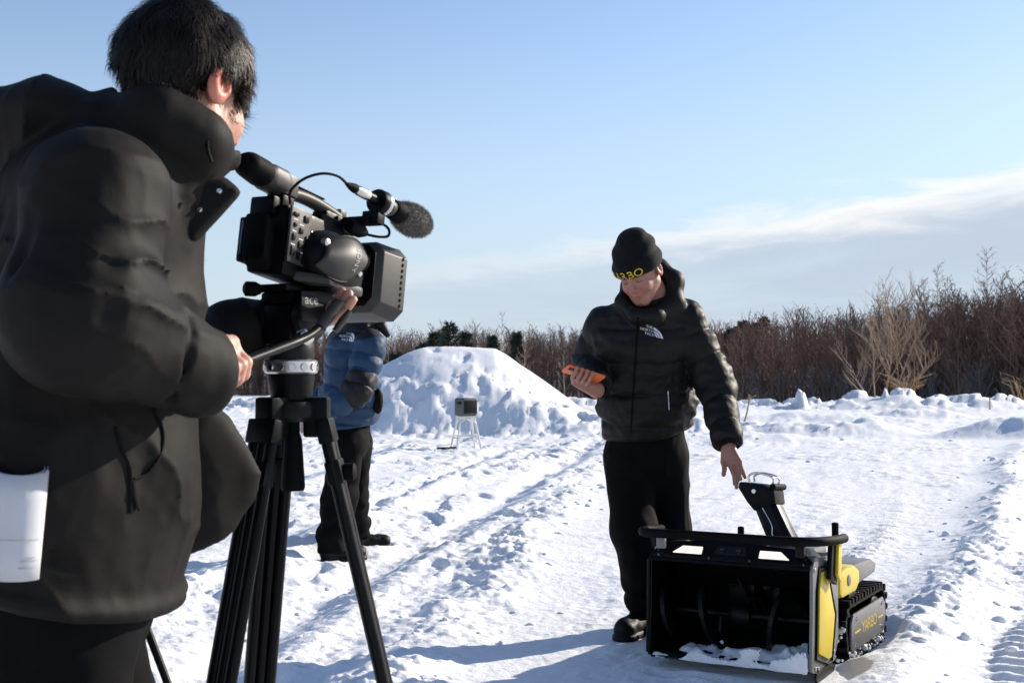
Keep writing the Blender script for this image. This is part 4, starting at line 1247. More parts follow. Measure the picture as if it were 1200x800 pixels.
def video_camera():
    tilt = rad(-9)
    base = np.array([TRI[0], TRI[1], TRI[2] + 0.038 + 0.1085])
    root = empty('video_camera', tuple(base)); root.scale = (0.85,) * 3; root.rotation_euler = (Matrix.Rotation(-HEAD_YAW, 3, 'Z') @ Matrix.Rotation(tilt, 3, 'X')).to_euler()
    tag(root, 'black professional video camera with furry microphone mounted on the tripod', 'video camera')
    BP, CG, DG = M['black_plastic'], M['cam_grey'], M['dark_grey']
    # x right, y forward, z up
    b = MB(); b.prism([(-0.046, -0.100, 0.008), (0.050, -0.100, 0.0), (0.050, 0.11, 0.0), (-0.046, 0.11, 0.008)], (0, 0, 0.148)); body = b.build('body', BP, root, 0.010)
    bt = MB(); bt.prism([(-0.036, -0.132, 0.030), (0.024, -0.132, 0.030), (0.024, -0.101, 0.008), (-0.036, -0.101, 0.008)], (0, 0, 0.095)); bt.build('battery', M['black_rubber'], root, 0.008)
    rb = MB(); rb.box((-0.042, -0.112, 0.125), (0.020, -0.090, 0.166)); rb.build('rear_block', BP, root, 0.006)
    # fold-out screen on the left
    lc = MB(); lc.box((-0.070, -0.106, 0.030), (-0.050, -0.020, 0.126)); lcd = lc.build('flip_screen', BP, root, 0.006)
    sc = MB(); sc.box((-0.060, -0.1095, 0.045), (-0.055, -0.1065, 0.118)); sc.build('screen_edge', M['screen'], lcd, 0.001)
    hi = MB(); hi.box((-0.055, -0.045, 0.045), (-0.044, -0.025, 0.11)); hi.build('screen_hinge', BP, lcd, 0.003)
    # right-hand control panel with buttons
    cp = MB(); cp.box((0.0505, -0.098, 0.028), (0.058, -0.028, 0.146)); panel = cp.build('control_panel', CG, root, 0.004)
    rng = np.random.default_rng(8)
    for (y, z, w, h) in ((-0.083, 0.130, 0.016, 0.008), (-0.048, 0.128, 0.014, 0.014), (-0.083, 0.108, 0.008, 0.008), (-0.062, 0.100, 0.010, 0.012), (-0.085, 0.082, 0.008, 0.014), (-0.060, 0.070, 0.014, 0.014), (-0.042, 0.078, 0.006, 0.03), (-0.085, 0.052, 0.010, 0.020), (-0.066, 0.045, 0.010, 0.016), (-0.048, 0.040, 0.010, 0.016)):
        k = MB(); k.box((0.0582, y - w / 2, z - h / 2), (0.0612, y + w / 2, z + h / 2)); k.build('button', BP, panel, 0.001)
    for (y, z) in ((-0.083, 0.119), (-0.062, 0.112), (-0.085, 0.094), (-0.060, 0.082), (-0.085, 0.066), (-0.05, 0.055)):
        k = MB(); k.box((0.0581, y - 0.007, z - 0.001), (0.0586, y + 0.007, z + 0.001)); k.build('print_mark', M['white_print'], panel)
    st = MB(); st.box((0.0505, -0.024, 0.050), (0.056, -0.012, 0.110)); st.build('card_door', M['screen'], root, 0.002)
    # hand grip bulge with strap
    gp = sdf_mesh('hand_grip', lambda P: smax(smin(ell(P, (0.055, 0.035, 0.058), (0.060, 0.085, 0.066)), rbox(P, (0.060, 0.060, 0.040), (0.042, 0.060, 0.042), 0.016), 0.03), -(P[:, 0] - 0.030), 0.004),
                  (0.02, -0.07, -0.02), (0.13, 0.14, 0.14), 0.003, BP, root)
    bs = MB(); bs.prism([(0.045, -0.06, -0.004), (0.104, -0.01, -0.004), (0.106, 0.115, -0.004), (0.045, 0.125, -0.004)], (0, 0, 0.022)); bs.build('grip_base', CG, root, 0.008)

    def strap(u, v, off=0.0):                       # curved leather panel over the grip
        y = -0.035 + 0.135 * u; a = (v - 0.5) * 2
        wd = 0.052 * (0.35 + 0.65 * math.sin(math.pi * min(max(0.10 + 0.80 * u, 0), 1)))
        x = 0.121 + 0.012 * math.sin(math.pi * u) - 0.020 * a * a + off - 0.012 * (1 - u)
        return np.array((x, y + 0.014 * a, 0.056 + 0.010 * u + wd * a))
    vv = [strap(u, v) for u in np.linspace(0, 1, 17) for v in np.linspace(0, 1, 13)]
    vv += [p - np.array((0.006, 0, 0)) for p in vv]
    ff = []; n = 17 * 13
    for i in range(16):
        for j in range(12):
            a = i * 13 + j; ff.append((a, a + 13, a + 14, a + 1)); ff.append((n + a, n + a + 1, n + a + 14, n + a + 13))
    for i in range(16): ff.append((i * 13, n + i * 13, n + i * 13 + 13, i * 13 + 13)); ff.append((i * 13 + 12, i * 13 + 25, n + i * 13 + 25, n + i * 13 + 12))
    for j in range(12): ff.append((j, j + 1, n + j + 1, n + j)); ff.append((16 * 13 + j, n + 16 * 13 + j, n + 16 * 13 + j + 1, 16 * 13 + j + 1))
    so = np_mesh('hand_strap', vv, ff, CG, root)
    ed = MB(); ed.tube([strap(u, 0.0) for u in np.linspace(0, 1, 12)] + [strap(1, v) for v in np.linspace(0.1, 1, 8)] + [strap(u, 1.0) for u in np.linspace(0.9, 0, 12)], 0.0028, 6); ed.build('strap_piping', BP, so)
    me = text_mesh('SONY', 0.022, spacing=1.05)
    warp_mesh(me, lambda a, b: Vector(tuple(strap(0.64 + b / 0.135, 0.50 - a / 0.104, 0.0012)))); link_mesh('lettering', me, M['grey_print'], so)
    for (p, r) in ((strap(0.02, 0.95), 0.010), (strap(0.98, 0.1), 0.007)):
        k = MB(); k.lathe([(0, r), (0.012, r), (0.014, r * 0.7)], p - np.array((0.008, 0, 0)), p + np.array((1, 0, 0)), 14); k.build('strap_ring', M['chrome'], so)
    # lens and big hood
    ln = MB(); ln.lathe([(0, 0.056), (0.02, 0.056), (0.022, 0.050), (0.06, 0.050), (0.062, 0.054), (0.10, 0.054)], (-0.008, 0.108, 0.066), (-0.008, 9, 0.066), 32); lens = ln.build('lens_barrel', BP, root)
    fr = MB()
    for d in np.linspace(0.066, 0.096, 7): fr.lathe([(0, 0.0545), (0.002, 0.0555), (0.004, 0.0545)], (-0.008, 0.108 + d, 0.066), (-0.008, 9, 0.066), 32)
    fr.build('focus_ring', M['black_rubber'], lens)
    hd = MB()

    def oct_(w, zl, zh, c, y): return [(-w + c - 0.008, y, zl), (w - c - 0.008, y, zl), (w - 0.008, y, zl + c), (w - 0.008, y, zh - c), (w - c - 0.008, y, zh), (-w + c - 0.008, y, zh), (-w - 0.008, y, zh - c), (-w - 0.008, y, zl + c)]
    secs = [oct_(0.070, 0.004, 0.132, 0.022, 0.205), oct_(0.088, -0.014, 0.150, 0.024, 0.222), oct_(0.091, -0.016, 0.152, 0.024, 0.285), oct_(0.094, -0.018, 0.154, 0.024, 0.312)]
    rings = [[hd.bm.verts.new(p) for p in s] for s in secs]
    for a, c in zip(rings, rings[1:]):
        for k in range(8): hd.bm.faces.new((a[k], a[(k + 1) % 8], c[(k + 1) % 8], c[k]))
    inner = [hd.bm.verts.new(p) for p in oct_(0.089, -0.013, 0.149, 0.024, 0.312)]; deep = [hd.bm.verts.new(p) for p in oct_(0.060, 0.012, 0.124, 0.022, 0.235)]
    for a, c in ((rings[-1], inner), (inner, deep)):
        for k in range(8): hd.bm.faces.new((a[k], a[(k + 1) % 8], c[(k + 1) % 8], c[k]))
    hd.bm.faces.new(rings[0][::-1]); hd.bm.faces.new(deep)
    hood = hd.build('lens_hood', CG, root, 0.003)
    bp_ = MB(); bp_.prism([(p[0] * 0.96, 0.2035, 0.068 + (p[2] - 0.068) * 0.96) for p in oct_(0.082, -0.006, 0.142, 0.022, 0.2)], (0, -0.003, 0)); bp_.build('hood_back', BP, hood, 0.001)
    rb_ = MB()
    for z in np.linspace(0.012, 0.122, 9): rb_.box((0.0835, 0.294, z), (0.0862, 0.298, z + 0.007))
    rb_.build('hood_ridge', BP, hood)
    gl = MB(); gl.lathe([(0, 0.045), (0.002, 0.045)], (-0.008, 0.2352, 0.068), (-0.008, 9, 0.068), 28); gl.build('front_glass', M['lens'], lens)
    # top handle, viewfinder
    tb = MB(); tb.tube(smooth_path([(0.0, -0.055, 0.178), (0, -0.03, 0.192), (0, 0.03, 0.196), (0, 0.09, 0.192), (0, 0.135, 0.186)], 4), 0.017, 14, True, 0.85); handle = tb.build('top_handle', CG, root)
    for i in range(12):
        g = MB(); y = -0.02 + i * 0.008; g.box((-0.012, y, 0.2075), (0.012, y + 0.004, 0.2115)); g.build('grip_rib', BP, handle, 0.0008)
    ps = MB(); ps.box((-0.020, 0.072, 0.145), (0.020, 0.140, 0.186)); ps.build('handle_post', BP, handle, 0.006); ps = MB(); ps.box((-0.024, -0.085, 0.143), (0.022, -0.045, 0.178)); ps.build('handle_post', BP, handle, 0.006)
    nb = MB(); nb.box((-0.014, 0.132, 0.182), (0.014, 0.158, 0.206)); nb.build('handle_nose', CG, handle, 0.006)
    hb = MB(); hb.prism([(-0.026, -0.088, 0.176), (0.026, -0.088, 0.176), (0.026, -0.040, 0.176), (-0.026, -0.040, 0.176)], (0, 0, 0.046)); hb.build('finder_hinge', CG, root, 0.007)
    vf = sdf_mesh('viewfinder', lambda P: smin(cone(P, (0, -0.150, 0.206), (0, -0.075, 0.199), 0.026, 0.026, (1, 0, 0), 1.12), rbox(P, (0, -0.10, 0.203), (0.029, 0.03, 0.024), 0.012), 0.01), (-0.05, -0.22, 0.15), (0.05, -0.04, 0.26), 0.0028, CG, root)
    ey = sdf_mesh('eyecup', lambda P: np.maximum(cone(P, (0, -0.178, 0.209), (0, -0.142, 0.205), 0.027, 0.029, (1, 0, 0), 1.18), -ell(P, (0, -0.213, 0.212), (0.021, 0.02, 0.018))), (-0.05, -0.26, 0.16), (0.05, -0.12, 0.26), 0.0028, M['black_rubber'], vf)
    # front block, microphone holder
    fb = MB(); fb.box((-0.026, 0.105, 0.150), (0.028, 0.175, 0.182)); fb.box((0.020, 0.125, 0.168), (0.090, 0.163, 0.184)); fb.box((0.068, 0.135, 0.168), (0.112, 0.165, 0.198)); fb.build('microphone_bracket', BP, root, 0.005)
    hx = MB(); hx.box((-0.020, 0.030, 0.146), (0.040, 0.115, 0.166)); hx.build('audio_block', BP, root, 0.006)
    cl = MB(); cl.lathe([(0, 0.026), (0.004, 0.028), (0.026, 0.028), (0.03, 0.026)], (0.100, 0.140, 0.220), (0.100, 9, 0.20), 22); cl.build('holder_ring', BP, root)
    c2 = MB(); c2.lathe([(0, 0.0275), (0.003, 0.029), (0.010, 0.029), (0.012, 0.027)], (0.100, 0.158, 0.2198), (0.100, 9, 0.20), 22); c2.build('holder_band', M['chrome'], root)
    return root


VCAM = video_camera()


def microphone():
    """shotgun microphone in the camera's holder: one thing of its own, with plug, cable and furry cover"""
    mw = VCAM.matrix_basis.copy()
    root = empty('microphone'); root.matrix_basis = mw
    tag(root, 'shotgun microphone with grey furry wind cover clipped to the camera handle', 'microphone')
    a = np.array((0.100, 0.075, 0.222)); d = unit((0, 1, -0.02)); P_ = lambda t: a + d * t
    mb = MB(); mb.lathe([(0, 0.0105), (0.02, 0.0115), (0.20, 0.0115), (0.205, 0.010)], P_(0.03), P_(9), 18); mb.build('microphone_tube', M['black_metal'], root)
    pg = MB(); pg.lathe([(0, 0.006), (0.014, 0.008), (0.022, 0.0112), (0.052, 0.0118), (0.06, 0.0110)], P_(-0.030), P_(9), 18); plug = pg.build('cable_plug', M['chrome'], root)
    bt = MB(); bt.lathe([(0, 0.004), (0.018, 0.0085), (0.030, 0.0105), (0.034, 0.0105)], P_(-0.052), P_(9), 14); bt.build('plug_boot', M['black_rubber'], plug)
    rg = MB(); rg.lathe([(0, 0.017), (0.004, 0.019), (0.020, 0.019), (0.024, 0.016)], P_(0.105), P_(9), 20); rg.build('collar', M['cam_grey'], root)
    r2 = MB(); r2.lathe([(0, 0.020), (0.004, 0.023), (0.030, 0.026), (0.036, 0.026)], P_(0.128), P_(9), 22); r2.build('cover_cuff', M['black_rubber'], root)
    cb = MB(); cb.tube(smooth_path([P_(-0.048), P_(-0.085) + [0.0, 0, 0.006], P_(-0.125) + [-0.012, 0, 0.000], P_(-0.155) + [-0.035, 0, -0.020], P_(-0.172) + [-0.052, 0, -0.050], P_(-0.165) + [-0.055, 0, -0.075]], 6), 0.0030, 8); cb.build('cable', M['black_rubber'], root)
    cb = MB(); cb.tube(smooth_path([(0.060, 0.150, 0.176), (0.075, 0.19, 0.186), (0.088, 0.215, 0.178), (0.090, 0.215, 0.160), (0.080, 0.19, 0.152), (0.062, 0.16, 0.152)], 6), 0.0032, 8); cb.build('cable_loop', M['black_rubber'], root)
    jk = MB(); jk.lathe([(0, 0.014), (0.01, 0.017), (0.04, 0.017), (0.06, 0.008)], (0.058, 0.105, 0.158), (0.066, 0.2, 0.152), 16); jk.build('cable_jack', M['black_rubber'], root)
    core = sdf_mesh('wind_cover', lambda Q: ell(Q, P_(0.215), (0.034, 0.070, 0.034)) + 0.005 * (noise3(Q, 120, 3) - 0.5), P_(0.21) - 0.09, P_(0.21) + 0.09, 0.003, M['fur'], root)
    co = verts_of(core); nr = np.empty(len(co) * 3, np.float32); core.data.vertices.foreach_get('normal', nr); nr = nr.reshape(-1, 3)
    t = Twigs(); fur_strands(t, co, nr, 9000, 0.005, 0.011, 0.0006, np.random.default_rng(3), np.array((0, 0.25, -0.1)))
    np_mesh('fur', *t.arrays(), M['fur'], core, False)['kind'] = 'stuff'


bpy.context.view_layer.update()
microphone()
# ================================================================== people
def frame(fwd, up=(0, 0, 1), roll=0.0):
    """columns: right, forward, up"""
    f = unit(fwd); r = unit(np.cross(f, up)); u = np.cross(r, f)
    if roll: c, s = math.cos(roll), math.sin(roll); r, u = r * c + u * s, u * c - r * s
    return np.stack([r, f, u], 1)


def head_sdf(P, c, R, k=1.0, ears=True):
    q = ((P - np.asarray(c, np.float32)) @ R.astype(np.float32)) / k
    m = q.copy(); m[:, 0] = np.abs(m[:, 0])                                 # mirrored half
    d = ell(q, (0, -0.012, 0.030), (0.076, 0.096, 0.088))
    d = smin(d, ell(q, (0, 0.030, -0.035), (0.060, 0.058, 0.078)), 0.03)
    d = smin(d, cone(m, (0.050, 0.005, -0.050), (0.012, 0.068, -0.094), 0.022, 0.020), 0.03)
    d = smin(d, ell(m, (0.034, 0.062, -0.028), (0.024, 0.022, 0.024)), 0.02)        # cheek
    d = smin(d, cone(m, (0.010, 0.086, 0.022), (0.036, 0.076, 0.020), 0.009, 0.008), 0.014)  # brow
    d = smax(d, -ell(m, (0.031, 0.092, 0.004), (0.016, 0.014, 0.009)), 0.012)       # eye socket
    d = smin(d, ell(m, (0.031, 0.074, 0.003), (0.014, 0.012, 0.010)), 0.004)        # lidded eye
    d = smin(d, cone(q, (0, 0.088, 0.012), (0, 0.104, -0.026), 0.006, 0.0105), 0.012)
    d = smin(d, ell(m, (0.011, 0.094, -0.029), (0.008, 0.010, 0.007)), 0.006)
    d = smin(d, ell(q, (0, 0.086, -0.055), (0.021, 0.010, 0.0055)), 0.006)          # lips
    d = smin(d, ell(q, (0, 0.084, -0.064), (0.018, 0.010, 0.006)), 0.006)
    d = smax(d, -ell(q, (0, 0.097, -0.0595), (0.020, 0.006, 0.0016)), 0.003)
    if ears:
        e = ell(m, (0.083, -0.010, -0.004), (0.010, 0.021, 0.033))
        e = smax(e, -ell(m, (0.094, -0.005, 0.001), (0.010, 0.013, 0.022)), 0.003)
        e = smin(e, ell(m, (0.084, 0.006, -0.008), (0.006, 0.005, 0.008)), 0.004)
        d = smin(d, e, 0.006)
    d = smin(d, cone(q, (0, -0.025, -0.05), (0, -0.040, -0.14), 0.056, 0.058), 0.03)
    return d * k


def face_dark(V, c, R, k=1.0):
    """brows, lashes, nostrils, hairline on a head"""
    q = ((V - np.asarray(c)) @ R) / k; x, y, z = np.abs(q[:, 0]), q[:, 1], q[:, 2]
    brow = np.exp(-((z - 0.0245 - 0.10 * (x - 0.03) * (x > 0.03) * -1) / 0.0042) ** 2) * (x > 0.010) * (x < 0.050) * (y > 0.05)
    lash = np.exp(-((z - 0.001) / 0.0028) ** 2) * (x > 0.018) * (x < 0.045) * (y > 0.06)
    nos = np.exp(-(((x - 0.008) / 0.004) ** 2 + ((z + 0.036) / 0.003) ** 2)) * (y > 0.08)
    mouth = np.exp(-((z + 0.0595) / 0.0022) ** 2) * (x < 0.021) * (y > 0.07)
    return np.clip(0.85 * brow + 0.75 * lash + 0.8 * nos + 0.5 * mouth, 0, 0.9)


def face_red(V, c, R, k=1.0):
    """ears, lips, cheeks and nose reddened by the cold; ears also carry painted sun glow"""
    q = ((V - np.asarray(c)) @ R) / k; x, y, z = np.abs(q[:, 0]), q[:, 1], q[:, 2]
    ear = sstep(0.070, 0.080, x) * np.exp(-((y + 0.01) / 0.03) ** 2 - (z / 0.045) ** 2) * 0.9  # extra red painted in for sun shining through the ear
    lip = np.exp(-((z + 0.0595) / 0.008) ** 2 - (x / 0.022) ** 2) * (y > 0.075) * 0.8
    chk = np.exp(-((x - 0.035) / 0.018) ** 2 - ((z + 0.03) / 0.022) ** 2) * (y > 0.04) * 0.45
    nose = np.exp(-(x / 0.014) ** 2 - ((z + 0.026) / 0.014) ** 2) * (y > 0.09) * 0.5
    return np.clip(ear + lip + chk + nose, 0, 0.9)


def fingers_sdf(P, fingers, palm, k=0.007):
    d = None
    for pts, r0, r1 in fingers:
        e = chain(P, pts, np.linspace(r0, r1, len(pts)), 0.003); d = e if d is None else smin(d, e, 0.0025)
    e = None
    for a, b, ra, rb in palm:
        g = cone(P, a, b, ra, rb); e = g if e is None else smin(e, g, 0.012)
    return smin(d, e, k)


def grip_hand(P, A, ax, knuckle_dir, wrist, r_bar=0.014, n_arc=6, thumb_dir=None, spacing=0.0195, arc=240, sgn=1):
    """fist round a bar: A point on the bar under the middle of the hand, ax along the bar towards the index finger,
    knuckle_dir: direction from the bar to the knuckles"""
    ax = unit(ax); kd = unit(np.asarray(knuckle_dir) - ax * np.dot(knuckle_dir, ax)); sd = np.cross(ax, kd) * sgn
    fs, pm = [], []
    for i in range(4):
        s = (1.5 - i) * spacing; rr = r_bar + (0.0095, 0.0100, 0.0095, 0.0080)[i]; ln = (0.95, 1.0, 0.97, 0.85)[i]
        pts = []
        c = np.asarray(A) + ax * s
        knk = c + kd * (rr + 0.014 + (0.002 if i in (1, 2) else 0)) - sd * 0.004
        pts.append(knk)
        for j in range(n_arc):
            a = rad(18 + arc * ln * j / (n_arc - 1)); pts.append(c + (kd * math.cos(a) + sd * math.sin(a)) * (rr + 0.003 * (j == 1)))
        fs.append((pts, (0.0098, 0.0102, 0.0098, 0.0086)[i], (0.0080, 0.0084, 0.0080, 0.0070)[i]))
        pm.append((wrist, knk, 0.024, 0.0115))
    t0 = np.asarray(wrist) * 0.55 + (np.asarray(A) + ax * 2.2 * spacing) * 0.45 - sd * 0.012
    t1 = np.asarray(A) + ax * 2.0 * spacing - sd * (r_bar + 0.010) + kd * 0.004
    t2 = np.asarray(A) + ax * 1.6 * spacing - sd * (r_bar + 0.006) - kd * 0.020
    fs.append(([t0, t1, t2], 0.0125, 0.0095))
    return fingers_sdf(P, fs, pm)


def person_mesh(name, fn, lo, hi, h, mt, base):
    o = sdf_mesh(name, fn, lo, hi, h, mt, None, base)
    return o


def child_sdf(name, fn, lo, hi, h, mt, parent, base):
    """a garment: built in the world, stored in its wearer's axes"""
    o = sdf_mesh(name, fn, lo, hi, h, mt, None, base)
    v = verts_of(o)
    o.location = (0, 0, 0); o.parent = parent
    return o, v


def bvh_world(o, base):
    me = o.data; b = Vector(tuple(map(float, base)))
    return BVHTree.FromPolygons([v.co + b for v in me.vertices], [tuple(p.vertices) for p in me.polygons])


def decal(me, O, ux, uy, bvh, base, off=0.0015):
    """lay a flat mesh on a surface, along -normal of the (ux, uy) plane"""
    O, ux, uy = (Vector(tuple(map(float, a))) for a in (O, ux, uy)); n = ux.cross(uy).normalized(); b = Vector(tuple(map(float, base)))
    for v in me.vertices:
        p = O + ux * v.co.x + uy * v.co.y
        h = bvh.ray_cast(p + n * 0.15, -n, 0.4)
        if h[0] is not None: p = h[0] + n * off
        v.co = p - b
    me.update(); return me


def logo_mesh(w):
    """three nested quarter rings beside three short lines of capitals, width w"""
    bm = bmesh.new()
    h = w * 0.52; x0 = w * 0.02
    for k, (r0, r1) in enumerate(((0.13, 0.27), (0.34, 0.54), (0.62, 0.86))):
        n = 10; prev = None
        for i in range(n + 1):
            a = math.pi / 2 * i / n; c, s = math.cos(a), math.sin(a)
            q = [bm.verts.new((x0 + c * r * w * 0.50, -h * 0.5 + s * r * w * 0.58, 0)) for r in (r0, r1)]
            if prev: bm.faces.new((prev[0], prev[1], q[1], q[0]))
            prev = q
    me = bpy.data.meshes.new('emblem'); bm.to_mesh(me); bm.free()
    bm = bmesh.new(); bm.from_mesh(me)
    for txt, y in (('THE', 0.19), ('NORTH', 0.0), ('FACE', -0.19)):
        t = text_mesh(txt, w * 0.20)
        xs = [v.co.x for v in t.vertices]; mx = max(xs)
        for v in t.vertices: v.co.x += -w * 0.02 - mx; v.co.y += y * w
        bm.from_mesh(t); bpy.data.meshes.remove(t)
    bm.to_mesh(me); bm.free()
    return me


def ribs(t, p, sharp=0.5):
    """quilting: 0 at the stitch lines, 1 mid baffle"""
    return np.abs(np.sin(math.pi * t / p)) ** sharp


def shoe_sdf(P, heel, toe, z, k=1.0):
    h = np.array([heel[0], heel[1], z]); t = np.array([toe[0], toe[1], z]); d = unit(t - h); L = np.linalg.norm(t - h)
    a = h + d * 0.04; b = t - d * 0.045; up = np.array([0, 0, 1])
    s = smin(cone(P, a + up * 0.050, b + up * 0.043, 0.042, 0.045), cone(P, a + up * 0.05, a + up * 0.15, 0.045, 0.050), 0.04)
    s = smax(s, -(P[:, 2] - z - 0.002), 0.006)
    sole = np.maximum(smin(cone(P, a + up * 0.012, b + up * 0.012, 0.044, 0.048), cone(P, a, b, 0.044, 0.047), 0.01), np.maximum(P[:, 2] - z - 0.024, z - P[:, 2]))
    return np.minimum(s + 0.006 * (noise3(P, 45, 7) - 0.5), sole)


# ------------------------------------------------------------------ the man with the phone
def man():
    base = np.array([0.58, 5.32, 0.0])
    zr = zat(*FEET['man_r']); zl = zat(*FEET['man_l'])
    hc = W(749, 319, 5.06); hR = frame((-0.40, -0.72, -0.56), (0, 0, 1), rad(-8))
    neck = W(757, 352, 5.16); chest = W(754, 405, 5.17); belly = W(758, 470, 5.24); pelvis = W(757, 520, 5.30)
    sR, eR, wR = W(709, 382, 5.20), W(692, 424, 5.30), W(699, 450, 5.07)
    sL, eL, wL = W(802, 374, 5.16), W(838, 448, 5.12), W(853, 518, 4.95)
    hipR, kneeR, ankR = W(737, 535, 5.30), W(743, 622, 5.20), np.array([0.545, 5.32, zr + 0.10])
    hipL, kneeL, ankL = W(779, 535, 5.32), W(783, 622, 5.36), np.array([0.675, 5.50, zl + 0.10])
    # right hand holding the phone, left hand on the chute
    ph_c = W(684, 437, 4.97); ph_u = unit(W(707, 446, 4.985) - W(663, 432, 4.945)); ph_n = unit(np.cross(ph_u, (0.25, 0.75, -0.35)))
    if ph_n[2] > 0: ph_n = -ph_n
    ph_v = np.cross(ph_n, ph_u)
    Q = lambda a, b, c=0: ph_c + ph_u * a + ph_v * b + ph_n * c           # phone axes; n points down and to the camera
    sgn = 1 if np.dot(ph_v, (0, -1, 0)) > 0 else -1
    wristR = W(699, 457, 5.05)
    fR = []
    for i, a in enumerate((-0.040, -0.018, 0.004, 0.026)):
        fR.append(([Q(a * 0.7 + 0.012, -sgn * 0.045, 0.030), Q(a, -sgn * 0.005, 0.030), Q(a - 0.004, sgn * 0.030, 0.021), Q(a - 0.006, sgn * 0.042, 0.004)], 0.0098, 0.0078))
    fR.append(([Q(0.05, -sgn * 0.05, 0.020), Q(0.055, -sgn * 0.044, 0.0), Q(0.03, -sgn * 0.036, -0.014)], 0.012, 0.009))
    pR = [(wristR, Q(a * 0.7 + 0.012, -sgn * 0.045, 0.030), 0.026, 0.013) for a in (-0.040, -0.018, 0.004, 0.026)] + [(wristR, Q(0.05, -sgn * 0.05, 0.020), 0.024, 0.014)]
    wl = W(853, 522, 4.95)
    kn = [W(848, 541, 4.925), W(855, 543, 4.915), W(861, 542, 4.905), W(866, 540, 4.90)]
    fL = [([kn[0], W(849, 549, 4.90), W(848, 556, 4.885)], 0.0105, 0.0085),
          ([kn[1], W(859, 553, 4.90), W(864, 562, 4.89), W(863, 571, 4.885)], 0.0098, 0.0078),
          ([kn[2], W(866, 553, 4.895), W(868, 561, 4.885)], 0.0098, 0.0080),
          ([kn[3], W(870, 551, 4.90), W(873, 559, 4.90)], 0.0092, 0.0075),
          ([kn[1], W(860, 556, 4.91), W(861, 567, 4.905)], 0.0090, 0.0076)]
    pL = [(wl, k_, 0.026, 0.0125) for k_ in kn]

    def body(P):
        d = head_sdf(P, hc, hR)
        d = smin(d, chain(P, [neck, chest, belly, pelvis], [0.055, 0.10, 0.10, 0.10], 0.06, (1, 0, 0), 1.25), 0.05)
        for s, e, w in ((sR, eR, wristR), (sL, eL, wl)): d = smin(d, chain(P, [chest * 0.3 + s * 0.7, s, e, w], [0.06, 0.055, 0.042, 0.028], 0.02), 0.03)
        for a, k_, n in ((hipR, kneeR, ankR), (hipL, kneeL, ankL)): d = smin(d, chain(P, [a, k_, n, n - [0, 0, 0.05]], [0.078, 0.055, 0.040, 0.036], 0.03), 0.03)
        d = smin(d, fingers_sdf(P, fR, pR), 0.008); d = smin(d, fingers_sdf(P, fL, pL), 0.008)
        return d
    lo, hi = base + [-0.46, -0.55, -0.02], base + [0.50, 0.40, 1.75]
    b = person_mesh('person', body, lo, hi, 0.0046, M['skin2'], base)
    tag(b, 'person in a black padded jacket and knit cap bending over the robot, phone in hand', 'person')
    v = verts_of(b); set_attr(b, 'dark', face_dark(v, hc, hR)); set_attr(b, 'ruddy', face_red(v, hc, hR))
    # lips
    # jacket
    up_t = unit(neck - pelvis)

    def jacket(P):
        t = (P - pelvis.astype(np.float32)) @ up_t.astype(np.float32)
        wob = 0.012 * (noise3(P, 9, 2) - 0.5)
        puff = ribs(t + wob + 0.02, 0.132, 0.4)
        cr = 0.012 * (noise3(P * np.array([1, 1, 2.2], np.float32), 17, 4) - 0.5) + 0.012 * (np.abs(noise3(P, 30, 5) - 0.5) - 0.25)
        d = chain(P, [neck - [0, 0, 0.02], chest, belly, pelvis + [0, 0, 0.01]], [0.070, 0.115, 0.118, 0.116], 0.08, (1, 0, 0), 1.36)
        d = smin(d, cone(P, sR * 0.85 + chest * 0.15, sL * 0.85 + chest * 0.15, 0.056, 0.056), 0.09)
        d = d - 0.015 * puff + cr
        side = smax(d, -((P[:, 2]) - (W(757, 513, 5.2)[2] + 0.020 * np.sin(P[:, 0] * 9 + 0.6) + 0.03 * sstep(0.62, 0.80, P[:, 0]))), 0.02)
        d = side
        for s, e, w, rr in ((sR, eR, wR, 0.060), (sL, eL, wL, 0.056)):
            a1, t1 = cone(P, s, e, 0.070, 0.066, tout=True); a2, t2 = cone(P, e, w, 0.066, rr - 0.008, tout=True)
            L1, L2 = np.linalg.norm(e - s), np.linalg.norm(w - e)
            ar = np.where(a1 < a2, t1 * L1, L1 + t2 * L2)
            arm = smin(a1, a2, 0.03) - 0.013 * ribs(ar + 0.010 * (noise3(P, 11, 6) - 0.5) * 2 + 0.03, 0.105, 0.4) + cr * 0.8
            dirw = unit(w - e); arm = smax(arm, (P - (w + dirw * 0.012).astype(np.float32)) @ dirw.astype(np.float32), 0.012)
            d = smin(d, arm, 0.014)
        # hood bunched behind the head, high collar
        r, f, u = hR[:, 0], hR[:, 1], hR[:, 2]
        hd = smin(chain(P, [W(790, 354, 5.10), W(788, 330, 5.14), W(770, 318, 5.20), W(740, 334, 5.17), W(729, 352, 5.10)], [0.034, 0.036, 0.042, 0.030, 0.024], 0.05),
                  chain(P, [W(729, 356, 5.09), W(744, 370, 5.03), W(768, 370, 5.03), W(790, 356, 5.10)], [0.024, 0.024, 0.027, 0.034], 0.04), 0.04)
        hd = hd - 0.008 * (noise3(P, 14, 8) - 0.4)
        hd = smax(hd, -(head_sdf(P, hc, hR, ears=False) - 0.006), 0.012)
        d = smin(d, hd, 0.018)
        # zip placket
        return d
    jk, jv = child_sdf('puffer_jacket', jacket, base + [-0.48, -0.55, 0.68], base + [0.50, 0.40, 1.68], 0.0058, M['puffer'], b, base)
    bv = bvh_world(jk, base)
    eR_ = lambda px, py: W(px, py, 4.9)
    ux, uz = np.array([0.96, -0.28, 0.0]), np.array([0, 0, 1.0])
    lm = decal(logo_mesh(0.078), W(768, 388, 4.98), unit(W(790, 393, 5.0) - W(770, 388, 5.0)), unit(W(770, 380, 5) - W(772, 398, 5)), bv, base, 0.003); link_mesh('jacket_emblem', lm, M['white_print'], jk)
